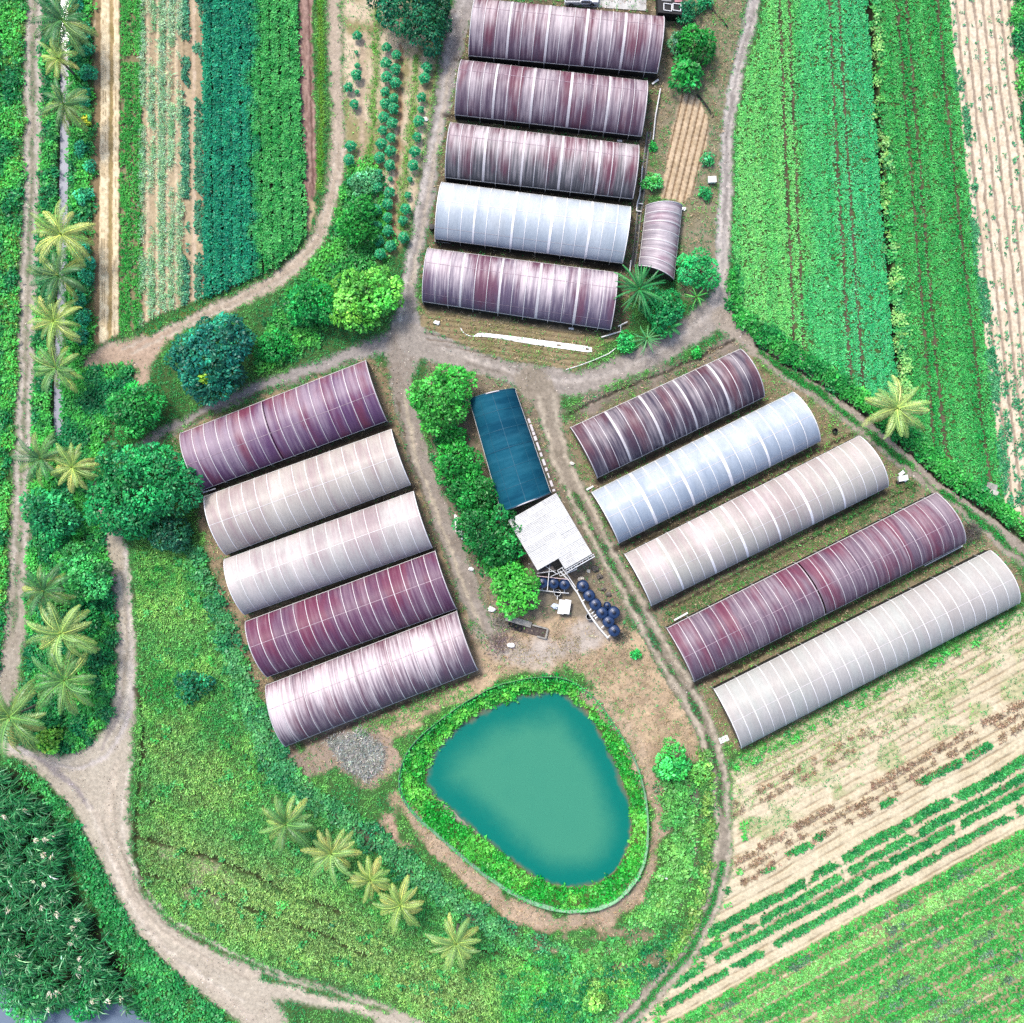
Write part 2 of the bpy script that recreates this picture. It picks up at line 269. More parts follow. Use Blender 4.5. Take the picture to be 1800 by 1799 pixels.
FENCE = smooth([(950, 1191), (1000, 1197), (1043, 1227), (1083, 1283), (1117, 1345), (1133, 1413), (1135, 1477), (1123, 1528), (1100, 1560), (1067, 1586), (1000, 1596), (933, 1580), (883, 1553), (833, 1517), (787, 1477), (733, 1430), (707, 1388), (710, 1343), (733, 1303), (783, 1260), (833, 1227), (883, 1203)], 4, True)
sdw = poly(POND)-5; sdf = poly(FENCE, warp=False)
m = ss(3, -3, sdf); keep(m); paint(m, soil(S(70, 96, 48), S(96, 104, 62), nB))
bank = m*ss(-1, 3, sdw); grass += bank*16; weed += bank*2.2; gh = gh*(1-bank)+.34*bank; wh = wh*(1-bank)+.5*bank
bc = soil(S(30, 152, 48, KL*1.1), S(112, 200, 78, KL*1.1), ss(.35, .85, nB*.6+nC*.4)); gcol = gcol*(1-bank[..., None])+bc*bank[..., None]; wcol = wcol*(1-bank[..., None])+bc*.9*bank[..., None]
t = np.clip(sdw/(sdw-sdf+1e-3), -1, 1)        # 0 at the waterline, 1 at the fence
inner = sdf < 0
Z = np.where(inner, np.where(sdw > 0, -.7+1.05*np.clip(t, 0, 1), -.7+.045*np.maximum(sdw, -40)), Z+.3*ss(45, 0, sdf))
rim = ss(7, 0, np.abs(sdw+2)); paint(rim*.85, S(150, 140, 120)); keep(ss(6, -1, sdw))
m = ss(6, -3, poly([(757, 1385), (790, 1410), (850, 1462), (835, 1468), (790, 1432)])+0); keep(m*.8); paint(m, S(165, 158, 140))

ring = stroke([(1020, 1222), (1075, 1262), (1112, 1310), (1142, 1370), (1154, 1430), (1150, 1490), (1132, 1550), (1085, 1602), (1005, 1622), (925, 1604), (855, 1562), (785, 1502), (742, 1458), (712, 1410)], 24)
m = bare(ring, (190, 168, 144), (156, 138, 118), .0, .95, 5); keep(m*.92); dryg += m*5
for p_, w_ in (([(925, 1660), (1000, 1672), (1070, 1668), (1150, 1640)], 10), ([(980, 1648), (1060, 1646), (1130, 1625)], 7), ([(1080, 1700), (1130, 1690), (1180, 1670)], 9)):
    m = ss(6, -4, stroke(p_, w_)+(nB-.5)*14)*.85; paint(m, soil(S(176, 158, 134), S(130, 122, 92), nC)); keep(m*.85); dryg += m*4
for p_, c_ in (([(300, 1440), (430, 1480), (560, 1560), (680, 1640), (820, 1730), (900, 1790), (800, 1790), (640, 1725), (470, 1675), (330, 1610), (270, 1560), (262, 1460)], (170, 206, 122)), ([(262, 1290), (330, 1260), (390, 1330), (420, 1420), (330, 1430), (260, 1400)], (156, 206, 112))):
    m = ss(40, -40, poly(p_)+(nB-.5)*60)*.7; gcol = gcol*(1-m[..., None])+soil(S(*[v*.72 for v in c_], KL), S(*c_, KL*1.05), np.clip(nC*.6+nF*.3+(tone1(PY-.42*PX, 9, 5)-.5)*.6, 0, 1))*m[..., None]
m = ss(12, -12, poly([(765, 775), (800, 775), (850, 850), (885, 930), (930, 1000), (905, 1060), (850, 1000), (815, 900), (780, 830)])+(nB-.5)*14); weed += m*3.4; wcol = wcol*(1-m[..., None])+soil(S(22, 116, 44, KL), S(60, 158, 62, KL), nB)*m[..., None]; wh = wh*(1-m)+1.5*m
m = ss(0, -20, mead)*(cls != 1)*ss(.66, .8, fbm(22, 141, 2)); weed += m*.7; wcol = wcol*(1-m[..., None])+soil(S(30, 140, 66, KL), S(96, 182, 96, KL), nC)*m[..., None]
m = ss(8, -6, stroke([(640, 1282), (700, 1262), (760, 1230), (815, 1208)], 22)+(nB-.5)*26)*.8; grass += m*15; gcol = gcol*(1-m[..., None])+soil(S(60, 150, 66, KL), S(120, 180, 90, KL), nC)*m[..., None]
# --- ditch beside the palms
DITCH = [(112, -90), (112, 140), (111, 260), (108, 420), (106, 520), (101, 640), (100, 760)]
sdd = stroke(DITCH, 10, warp=False); m = ss(7, -3, sdd); Z -= m*.9; keep(ss(9, 2, sdd)); paint(m*.8, S(70, 66, 58))
# --- river corner bottom left
sdr = poly([(-90, 1700), (0, 1712), (22, 1745), (50, 1775), (90, 1786), (140, 1772), (200, 1770), (240, 1786), (275, 1804), (290, 1880), (-90, 1880)]); m = ss(14, -8, sdr); Z -= m*1.8; keep(ss(2, -6, sdr)); paint(m, S(80, 80, 70))

# ------------------------------------------------------------------ crop fields
crops = []            # (name, label, density, colour, length, width, height, leaves, elev)
def gap(x, period, a, b, ph=0): # 1 inside the row
    f = ((x-ph)/period) % 1.0; return f
noz = lambda s: fbm(16, s, 2)
# north-west field
fx = WX*.25+PX*.75; fx = fx+np.interp(fx, [170, 212, 358, 443, 522], [3, 2, 0, -4, -16])*(PY/550)*-1*-1
fx = PX+(nC-.5)*2.5-np.interp(PX, [170, 212, 358, 443, 540], [-4, -2, 0, 4, 14])*(PY/550)
sdn = poly([(168, -90), (523, -90), (523, 0), (530, 130), (534, 250), (538, 335), (556, 362), (545, 402), (520, 437), (478, 475), (430, 498), (360, 525), (300, 546), (213, 588), (166, 606)])
NW = sdn < 0; m = ss(2, -2, sdn); keep(m); cls[NW] = 2
paint(m, soil(S(206, 186, 152), S(170, 148, 118), nB))
def band(a, b, s=1.2): return ss(a-s, a+s, fx)*ss(b+s, b-s, fx)*m
paint(band(168, 179), soil(S(176, 150, 116), S(146, 124, 92), nB)); paint(band(192, 201), soil(S(196, 168, 122), S(160, 140, 90), nB)); paint(band(178, 193), soil(S(255, 238, 200), S(232, 208, 168), nC)); paint(band(200, 211), soil(S(255, 238, 200), S(232, 208, 168), nC)); paint(band(211, 214), S(70, 74, 44))
for a, b in ((183, 184), (187, 188), (205, 206)): paint(band(a, b, .8)*(nC > .45), S(150, 132, 100))
Z += (band(178, 193)+band(200, 211))*.12
den = (band(214, 232)+band(236, 250))*ss(.2, .45, noz(50)+.18)*26+band(232, 236)*6
crops.append(('bean_crop', 'bright green bean rows beside the two bare sandy beds', den, soil(S(34, 135, 52, KL), S(84, 176, 76, KL), nB), .24, .12, .35, 5, .45))
paint(band(214, 250)*.5, S(92, 104, 56))
den = 0
for c_, w_, t_ in ((253, 4, .3), (268, 5, .22), (286, 5.5, .2), (302, 5, .2), (317, 4.5, .25)):
    b_ = band(c_-w_, c_+w_)*ss(t_, t_+.25, fbm(22, int(c_), 2, 2.5)); den = den+b_*25; paint(b_*.5, S(120, 130, 96)); paint(band(c_+w_, c_+w_+3)*.5, S(120, 102, 74))
for c_ in (260, 277, 295, 310): paint(band(c_-3, c_+3)*.8, soil(S(244, 222, 188), S(212, 190, 156), nC)); Z += band(c_-3, c_+3)*.08
crops.append(('onion_crop', 'pale blue green onion rows on sandy beds', den, soil(S(116, 182, 124, KL), S(184, 214, 176, KL), nC), .42, .06, .3, 6, .7))
den = 0
for c_, w_ in ((327, 6), (350, 6)):
    b_ = band(c_-w_, c_+w_)*ss(.38, .5, fbm(26, int(c_)+7, 2, 1.5)); den = den+b_*24
paint(band(338, 344)*.8, soil(S(228, 208, 184), S(205, 180, 150), nC))
crops.append(('cabbage_crop', 'patchy blue green rows between onions and the dark crop', den, soil(S(40, 112, 84, KL), S(90, 160, 120, KL), nC), .26, .16, .3, 6, .4))
den = 0; f = ((fx-358)/16.7) % 1.0; rowm = ss(.06, .2, f)*ss(.98, .84, f); b_ = band(358, 530)
paint(b_, soil(S(40, 62, 40), S(58, 70, 44), nB)); den = b_*rowm*34; Z += b_*rowm*.45
cc = soil(S(4, 112, 84, KL), S(40, 156, 112, KL), nC); c2 = soil(S(20, 130, 56, KL), S(88, 180, 96, KL), nC); k_ = ss(432, 456, fx+(nB-.5)*34+(tone1(PY, 30, 21)-.5)*10)[..., None]
crops.append(('leafy_crop', 'dense dark teal and green leafy crop in ridged rows', den, cc*(1-k_)+c2*k_, .26, .15, .32, 6, .4))
# pinkish tilled strip and weed strip beside it
sp = poly([(523, -90), (548, -90), (549, 60), (553, 200), (556, 330), (548, 356), (536, 340), (533, 240), (527, 110)]); m = ss(2, -2, sp); keep(m); cls[sp < 0] = 2
paint(m, soil(S(178, 146, 134), S(150, 118, 108), ss(.3, .7, vn2(3, 9, 5)))); l_ = ss(2.5, 0, np.abs(PX-543-PY*.022+(nC-.5)*3))*m; paint(l_, S(110, 82, 74)); Z -= l_*.15
m = ss(4, -3, stroke([(561, -90), (562, 60), (564, 180), (562, 300), (560, 330)], 9)+(nB-.5)*6); paint(m*.8, S(100, 120, 50)); grass += m*20; gcol = gcol*(1-m[..., None])+soil(S(70, 160, 50, KL), S(130, 170, 60, KL), nB)*m[..., None]

# north-east field
gx_ = PX-np.interp(PX, [1290, 1370, 1460, 1525, 1577, 1650, 1700, 1790], [20, 24, 28, 40, 46, 50, 62, 68])*PY/600+(nC-.5)*1.6+(nB-.5)*3
sne = poly([(1350, -90), (1345, 0), (1318, 110), (1298, 200), (1291, 320), (1288, 450), (1290, 540), (1330, 580), (1420, 640), (1500, 690), (1560, 735), (1620, 785), (1690, 842), (1730, 872), (1800, 925), (1880, 985), (1900, -90)])
NE = sne < 0; m = ss(3, -3, sne); keep(m); cls[NE & (cls != 1)] = 3
def gband(a, b, s=1.5): return ss(a-s, a+s, gx_)*ss(b+s, b-s, gx_)*m
paint(m, soil(S(96, 110, 62), S(70, 100, 54), nB))
den = gband(1200, 1524)*(22-8*ss(.5, .8, fbm(14, 61, 2)))
lines = 0
for c_, w_ in ((1370, 2.2), (1386, 2), (1457, 2.2), (1474, 2.2), (1577, 1.8), (1593, 2), (1648, 2)): lines = np.maximum(lines, ss(w_+1.7, w_-.5, np.abs(gx_-c_)))
lines = lines*m; paint(lines*.95, soil(S(122, 108, 90), S(66, 64, 48), nB)); Z -= lines*.1
den = den*(1-lines*.92)
KF = KL*1.2; t_ = np.clip(nB*.25+nC*.3+tone1(gx_, 5, 8)*.6-.1, 0, 1); la = soil(S(54, 160, 78, KF), S(122, 192, 106, KF), t_); lb = soil(S(22, 150, 78, KF), S(84, 178, 106, KF), t_); lc = soil(S(20, 148, 84, KF), S(80, 178, 114, KF), t_)
k1 = ss(1385, 1415, gx_+(nA-.5)*40)[..., None]; k2 = ss(1445, 1480, gx_+(nA-.5)*40)[..., None]
crops.append(('legume_crop', 'broad bright green low crop between road and central hedge line', den*(1.2+.5*tone1(gx_, 5, 10)), (la*(1-k1)+lb*k1)*(1-k2)+lc*k2, .18, .11, .16, 6, .32))
den = gband(1536, 1668)*(34-12*ss(.4, .7, fbm(12, 62, 2)))*(1-lines*.92)
crops.append(('soya_crop', 'deeper green speckled crop right of the central hedge line', den, soil(S(16, 136, 58, KL*1.1), S(84, 180, 92, KL*1.1), np.clip(nC*.5+tone1(gx_, 5, 9)*.6-.1, 0, 1)), .18, .1, .18, 6, .34))
paint(gband(1524, 1534), S(36, 40, 26)); Z -= gband(1524, 1534)*.5
b_ = gband(1668, 1900); f = ((gx_-1668)/15.5) % 1.0
paint(b_, soil(S(248, 232, 206), S(222, 202, 172), nC)); fur = ss(.62, .7, f)*ss(1.0, .93, f)*b_; paint(fur, soil(S(188, 168, 148), S(166, 148, 128), nB)); Z -= fur*.12
pl = (ss(.2, .3, f)*ss(.42, .36, f)+ss(.44, .5, f)*ss(.58, .54, f)*.6)*b_
lowr = ss(480, 900, PY+(gx_-1668)*-1.6)
den = pl*(9*ss(.45, .6, fbm(9, 63, 2)))+b_*lowr*ss(.42, .55, fbm(18, 64, 2, 1.6))*26*(1-fur*.6)+gband(1664, 1682)*ss(80, 200, PY)*ss(.3, .45, fbm(30, 66, 2, 2))*24
crops.append(('seedling_crop', 'scattered blue green young plants on pale sandy rows', den, soil(S(26, 122, 78, KL), S(86, 165, 110, KL), nC), .25, .12, .25, 6, .45))
m = ss(3, -3, poly([(1772, -90), (1778, 40), (1790, 150), (1806, 300), (1880, 300), (1880, -90)])); keep(m); weed += m*3.6
# hedge lines in the north-east field
hl = stroke([(1536, -90, 5), (1539, 50, 7), (1546, 200, 10), (1560, 360, 13), (1573, 520, 17), (1584, 640, 20), (1588, 690, 16)]); m = ss(4, -4, hl+(nB-.5)*12); weed += m*4.2; wcol = wcol*(1-m[..., None])+soil(S(60, 160, 84, KL), S(150, 200, 112, KL), ss(.3, .7, nC))*m[..., None]; m = gband(1522, 1530, 1); keep(m*.95); paint(m, S(34, 38, 24)); Z -= m*.5
hh = stroke([(1288, 470, 8), (1296, 545, 22), (1340, 588, 26), (1420, 642, 26), (1500, 694, 26), (1560, 742, 28), (1620, 792, 30), (1690, 850, 28), (1725, 872, 14), (1760, 898, 22), (1880, 990, 24)])
m = ss(5, -4, hh+(nB-.5)*12); keep(m*.5); weed += m*5.0; wh += m*.4; wcol = wcol*(1-m[..., None])+soil(S(18, 120, 52, KL), S(70, 178, 66, KL), nB)*m[..., None]
dk = stroke([(1330, 605), (1420, 662), (1500, 712), (1560, 760), (1620, 812), (1690, 868), (1760, 918), (1880, 1010)], 5); m = ss(4, -3, dk); paint(m, S(40, 44, 30)); keep(m*.9); Z -= m*.6

# small seed-bed plot by the little tunnel
spt = poly([(1196, 165), (1222, 168), (1248, 212), (1240, 262), (1218, 340), (1205, 358), (1158, 352), (1172, 270)]); m = ss(2, -2, spt); keep(m); cls[spt < 0] = 4
u_ = PX+PY*.24; f = ((u_-1238)/11.6) % 1.0
paint(m, soil(S(224, 200, 168), S(200, 176, 142), nC)); fur = ss(.0, .12, f)*ss(.36, .26, f)*m; paint(fur, soil(S(116, 92, 68), S(140, 112, 84), nB)); Z += (m-fur)*.12

# south-east field
v_ = PY+.55*(PX-1300)+(nC-.5)*1.5+(nA-.5)*7
sse = poly([(1300, 1335), (1330, 1318), (1480, 1238), (1640, 1155), (1800, 1070), (1900, 1018), (1900, 1900), (1060, 1900), (1105, 1815), (1170, 1750), (1228, 1680), (1268, 1600), (1287, 1520), (1290, 1420), (1284, 1360)])
SE = sse < 0; m = ss(4, -4, sse); keep(m); cls[SE & (cls != 1)] = 5
def vband(a, b, s=2): return ss(a-s, a+s, v_)*ss(b+s, b-s, v_)*m
paint(m, soil(S(238, 224, 192), S(214, 198, 164), np.clip(nB*.8+nC*.4-.1, 0, 1)))
l_ = ss(.14, .04, np.abs(((v_-1340)/17.0) % 1.0-.5))*m; l_ = l_*(.35+.65*ss(.3, .6, nB)); paint(l_*.75, S(150, 126, 98)); Z -= l_*.1
m_ = vband(1400, 1500)*ss(.45, .7, fbm(40, 70, 2)); paint(m_*.6, soil(S(196, 196, 146), S(176, 182, 128), nC)); grassf = vband(1322, 1400)*ss(1780, 1400, PX+(nA-.5)*200)
grass += m_*4
gl = vband(1318, 1356); grass += gl*18; weed += gl*.9*ss(.4, .7, nB); gcol = gcol*(1-gl[..., None])+soil(S(40, 150, 62, KL), S(110, 176, 90, KL), nB)*gl[..., None]; g2 = vband(1356, 1480)*ss(.35, .75, tone1(v_, 8, 14)*.6+fbm(50, 71, 2)*.5)*ss(1500, 1356, v_); grass += g2*11; gcol = gcol*(1-g2[..., None])+soil(S(120, 160, 92, KL), S(170, 186, 128, KL), nC)*g2[..., None]
den = 0; dry = 0
for c_, w_ in ((1408, 5), (1428, 5), (1509, 6), (1530, 6), (1551, 6)):
    b_ = vband(c_-w_, c_+w_)*ss(.4, .52, fbm(15, int(c_), 2)); dry = dry+b_*22*(1 if c_ > 1500 else ss(1650, 1450, PX)*.8)
crops.append(('withered_crop', 'withered brown plants in broken rows on sandy soil', dry, soil(S(128, 104, 84, KL), S(164, 142, 116, KL), nC), .28, .09, .3, 6, .5))
for c_, w_, d_ in ((1551, 6, .56), (1610, 7.5, .08), (1638, 6.5, .14), (1663, 6.5, .1), (1694, 6, .26)):
    b_ = vband(c_-w_, c_+w_)*ss(d_, d_+.16, fbm(24, int(c_)+1, 2)); den = den+b_*30; paint(b_*.7, S(60, 86, 48))
crops.append(('vine_crop', 'separate deep green plant rows crossing bare sandy soil', den, soil(S(16, 116, 58, KL), S(66, 166, 84, KL), nC), .26, .16, .35, 6, .4))
f1 = ((v_-1728)/33.0) % 1.0
b_ = vband(1728, 2400); paint(b_*.75, soil(S(170, 160, 116), S(114, 130, 76), nB)); paint(b_*ss(.11, .05, np.abs(f1-.95))*ss(.3, .5, fbm(30, 73, 2)), S(226, 204, 170))
rowd = ss(.0, .12, f1)*ss(.93, .8, f1)+ss(.04, .0, np.abs(f1-.5))*-.5
den = b_*rowd*(14+12*ss(.35, .6, fbm(34, 74, 2)))
cA = soil(S(36, 140, 58, KL), S(74, 172, 76, KL), nC); cB = soil(S(96, 168, 84, KL), S(140, 195, 110, KL), nC); kk = ((np.floor((v_-1728)/33.0) % 3) == 1)*1.0; kk = np.clip(kk*.75+(nA-.5)*.9, 0, 1)[..., None]
crops.append(('groundnut_crop', 'thick mixed green rows filling the lower right corner', den, (cA*(1-kk)+cB*kk)*(.8+.4*tone1(v_, 5, 11))[..., None], .22, .14, .32, 6, .42))
kd = b_*ss(.6, .72, fbm(40, 75, 2))*ss(.4, .5, f1)*ss(.9, .8, f1)
crops.append(('eggplant_crop', 'dusky grey green plants dotted through the lower right rows', kd*16, soil(S(66, 96, 84, KL), S(110, 140, 110, KL), nC), .28, .14, .4, 6, .5))
# verge weeds left of that field
m = ss(10, -4, np.abs(stroke([(1300, 1400), (1300, 1500), (1270, 1620), (1215, 1710), (1150, 1780)], 2))-6)*.5; weed += m*ss(.6, .75, nB)*4
# rough tilled lines south of the lowest north greenhouse
q = poly([(750, 545), (1080, 592), (1050, 640), (990, 648), (860, 630), (750, 602)]); m = ss(3, -3, q); l_ = ss(.2, .05, np.abs(((PY-.14*PX+(nB-.5)*5)/9.0) % 1.0-.5))*m; paint(l_*.6, S(110, 88, 68)); Z -= l_*.1
# reed thicket floor
CANE = [(-90, 1345), (30, 1350), (80, 1400), (100, 1450), (112, 1520), (140, 1580), (185, 1640), (225, 1700), (235, 1745), (200, 1762), (140, 1762), (80, 1770), (30, 1740), (-10, 1690), (-90, 1680)]
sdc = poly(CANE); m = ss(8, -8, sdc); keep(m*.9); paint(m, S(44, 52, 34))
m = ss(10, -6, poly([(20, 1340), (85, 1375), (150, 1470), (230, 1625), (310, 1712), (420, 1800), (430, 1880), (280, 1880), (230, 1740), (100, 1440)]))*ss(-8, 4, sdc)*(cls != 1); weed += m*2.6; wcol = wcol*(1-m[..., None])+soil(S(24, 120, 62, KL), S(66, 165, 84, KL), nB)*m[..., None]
# ------------------------------------------------------------------ materials
MATS = {}
def new_mat(name):
    m = bpy.data.materials.new(name); m.use_nodes = True; return m, m.node_tree, m.node_tree.nodes['Principled BSDF']
def plain(name, c, rough=.6, var=.18, scale=1.5, metal=0, spec=.3, bump=0):
    if name in MATS: return MATS[name]
    m, t, p = new_mat(name); n = t.nodes; L = t.links
    tc = n.new('ShaderNodeTexCoord'); no = n.new('ShaderNodeTexNoise'); no.inputs['Scale'].default_value = scale; no.inputs['Detail'].default_value = 6
    L.new(tc.outputs['Object'], no.inputs['Vector'])
    r = n.new('ShaderNodeMapRange'); r.inputs[1].default_value = .3; r.inputs[2].default_value = .7; r.inputs[3].default_value = 1-var*1.6; r.inputs[4].default_value = 1+var
    L.new(no.outputs[0], r.inputs[0])
    mx = n.new('ShaderNodeMix'); mx.data_type = 'RGBA'; mx.blend_type = 'MULTIPLY'; mx.inputs[0].default_value = 1
    mx.inputs[6].default_value = (*c, 1); L.new(r.outputs[0], mx.inputs[7]); L.new(mx.outputs[2], p.inputs['Base Color'])
    p.inputs['Roughness'].default_value = rough; p.inputs['Metallic'].default_value = metal; p.inputs['Specular IOR Level'].default_value = spec
    if bump:
        b = n.new('ShaderNodeBump'); b.inputs['Strength'].default_value = bump; L.new(no.outputs[0], b.inputs['Height']); L.new(b.outputs[0], p.inputs['Normal'])
    MATS[name] = m; return m
def soil_mat():
    m, t, p = new_mat('soil'); n = t.nodes; L = t.links
    a = n.new('ShaderNodeAttribute'); a.attribute_name = 'albedo'; tc = n.new('ShaderNodeTexCoord')
    n1 = n.new('ShaderNodeTexNoise'); n1.inputs['Scale'].default_value = 2.2; n1.inputs['Detail'].default_value = 8; n1.inputs['Roughness'].default_value = .7
    L.new(tc.outputs['Object'], n1.inputs['Vector'])
    r = n.new('ShaderNodeMapRange'); r.inputs[1].default_value = .3; r.inputs[2].default_value = .7; r.inputs[3].default_value = .72; r.inputs[4].default_value = 1.24; L.new(n1.outputs[0], r.inputs[0])
    mx = n.new('ShaderNodeMix'); mx.data_type = 'RGBA'; mx.blend_type = 'MULTIPLY'; mx.inputs[0].default_value = 1
    L.new(a.outputs['Color'], mx.inputs[6]); L.new(r.outputs[0], mx.inputs[7]); L.new(mx.outputs[2], p.inputs['Base Color'])
    p.inputs['Roughness'].default_value = .95; p.inputs['Specular IOR Level'].default_value = .1
    b = n.new('ShaderNodeBump'); b.inputs['Strength'].default_value = .5; b.inputs['Distance'].default_value = .12; L.new(n1.outputs[0], b.inputs['Height']); L.new(b.outputs[0], p.inputs['Normal'])
    return m
def leaf_mat(name, attr=True, gloss=.12, trans=.28):
    m = bpy.data.materials.new(name); m.use_nodes = True; t = m.node_tree; n = t.nodes; L = t.links; n.remove(n['Principled BSDF'])
    out = n['Material Output']
    if attr: a = n.new('ShaderNodeAttribute'); a.attribute_name = 'albedo'; c = a.outputs['Color']
    else: a = n.new('ShaderNodeObjectInfo'); c = a.outputs['Color']
    d = n.new('ShaderNodeBsdfDiffuse'); tr = n.new('ShaderNodeBsdfTranslucent'); g = n.new('ShaderNodeBsdfGlossy'); g.inputs['Roughness'].default_value = .45; g.inputs['Color'].default_value = (.8, .85, .8, 1)
    if not attr:
        a2 = n.new('ShaderNodeAttribute'); a2.attribute_name = 'albedo'; mm = n.new('ShaderNodeMix'); mm.data_type = 'RGBA'; mm.blend_type = 'MULTIPLY'; mm.inputs[0].default_value = 1
        L.new(c, mm.inputs[6]); L.new(a2.outputs['Color'], mm.inputs[7]); c = mm.outputs[2]
    L.new(c, d.inputs[0]); L.new(c, tr.inputs[0])
    m1 = n.new('ShaderNodeMixShader'); m1.inputs[0].default_value = trans; L.new(d.outputs[0], m1.inputs[1]); L.new(tr.outputs[0], m1.inputs[2])
    m2 = n.new('ShaderNodeMixShader'); m2.inputs[0].default_value = gloss*.2; L.new(m1.outputs[0], m2.inputs[1]); L.new(g.outputs[0], m2.inputs[2])
    L.new(m2.outputs[0], out.inputs[0]); return m
SOIL = soil_mat(); LEAF = leaf_mat('leaf'); PALM = leaf_mat('palm_leaf', False, .2, .2)

# ------------------------------------------------------------------ object helpers
ORG = {}
def tag(o, label, cat=None, group=None, kind=None):
    o['label'] = label
    if cat: o['category'] = cat
    if group: o['group'] = group
    if kind: o['kind'] = kind
    return o
def thing(name, label, cat, loc, group=None):
    o = bpy.data.objects.new(name, None); C.objects.link(o); o.location = loc; o.empty_display_size = .3
    ORG[o.name] = Vector(loc); return tag(o, label, cat, group)
def raw_mesh(name, v, f, colr=None, smooth_=False):
    """v (n,3) array, f (m,k) array of equal-size faces"""
    v = np.asarray(v, np.float32); f = np.asarray(f, np.int32); me = bpy.data.meshes.new(name)
    me.vertices.add(len(v)); me.vertices.foreach_set('co', v.ravel())
    k = f.shape[1]; me.loops.add(f.size); me.loops.foreach_set('vertex_index', f.ravel())
    me.polygons.add(len(f)); me.polygons.foreach_set('loop_start', np.arange(0, f.size, k, dtype=np.int32)); me.polygons.foreach_set('loop_total', np.full(len(f), k, np.int32))
    if smooth_: me.polygons.foreach_set('use_smooth', np.ones(len(f), bool))
    me.update(calc_edges=True)
    if colr is not None:
        at = me.color_attributes.new('albedo', 'FLOAT_COLOR', 'POINT'); c4 = np.ones((len(v), 4), np.float32); c4[:, :3] = colr; at.data.foreach_set('color', c4.ravel())
    return me
def link(name, me, m, parent=None):
    o = bpy.data.objects.new(name, me); me.materials.append(m) if not me.materials else None
    C.objects.link(o)
    if parent is not None: o.parent = parent; ORG[o.name] = ORG[parent.name]
    return o
class MB:
    def __init__(s): s.v = []; s.f = []; s.uv = []
    def add(s, v, f):
        b = len(s.v); s.v += [tuple(x) for x in v]; s.f += [tuple(i+b for i in q) for q in f]
    def box(s, c, sx, sy, sz, rz=0, tilt=None):
        ca, sa = math.cos(rz), math.sin(rz); v = []
        for dz in (-.5, .5):
            for dx, dy in ((-.5, -.5), (.5, -.5), (.5, .5), (-.5, .5)):
                x, y = dx*sx, dy*sy; z = dz*sz+(tilt[0]*x+tilt[1]*y if tilt else 0)
                v.append((c[0]+ca*x-sa*y, c[1]+sa*x+ca*y, c[2]+z))
        s.add(v, [(0, 3, 2, 1), (4, 5, 6, 7), (0, 1, 5, 4), (1, 2, 6, 5), (2, 3, 7, 6), (3, 0, 4, 7)])
    def tube(s, pts, r, n=6):
        pts = [Vector(p) for p in pts]; rings = []
        for i, p in enumerate(pts):
            d = (pts[min(i+1, len(pts)-1)]-pts[max(i-1, 0)]).normalized(); a = d.cross(Vector((0, 0, 1)))
            if a.length < 1e-3: a = Vector((1, 0, 0))
            a.normalize(); b = d.cross(a).normalized(); rr = r[i] if isinstance(r, (list, tuple)) else r
            rings.append([p+a*rr*math.cos(2*math.pi*k/n)+b*rr*math.sin(2*math.pi*k/n) for k in range(n)])
        v = [x for q in rings for x in q]; f = []
        for i in range(len(pts)-1):
            for k in range(n): f.append((i*n+k, i*n+(k+1) % n, (i+1)*n+(k+1) % n, (i+1)*n+k))
        f += [tuple(range(n-1, -1, -1)), tuple((len(pts)-1)*n+k for k in range(n))]; s.add(v, f)
    def lathe(s, c, prof, n=20):
        v = []; f = []
        for r, z in prof:
            for k in range(n): v.append((c[0]+r*math.cos(2*math.pi*k/n), c[1]+r*math.sin(2*math.pi*k/n), c[2]+z))
        for i in range(len(prof)-1):
            for k in range(n): f.append((i*n+k, i*n+(k+1) % n, (i+1)*n+(k+1) % n, (i+1)*n+k))
        s.add(v, f)
    def build(s, name, m, parent=None, sm=False):
        o0 = ORG[parent.name] if parent is not None else Vector((0, 0, 0))
        me = bpy.data.meshes.new(name); me.from_pydata([(x-o0.x, y-o0.y, z-o0.z) for x, y, z in s.v], [], s.f); me.update()
        if sm:
            for p in me.polygons: p.use_smooth = True
        return link(name, me, m, parent)

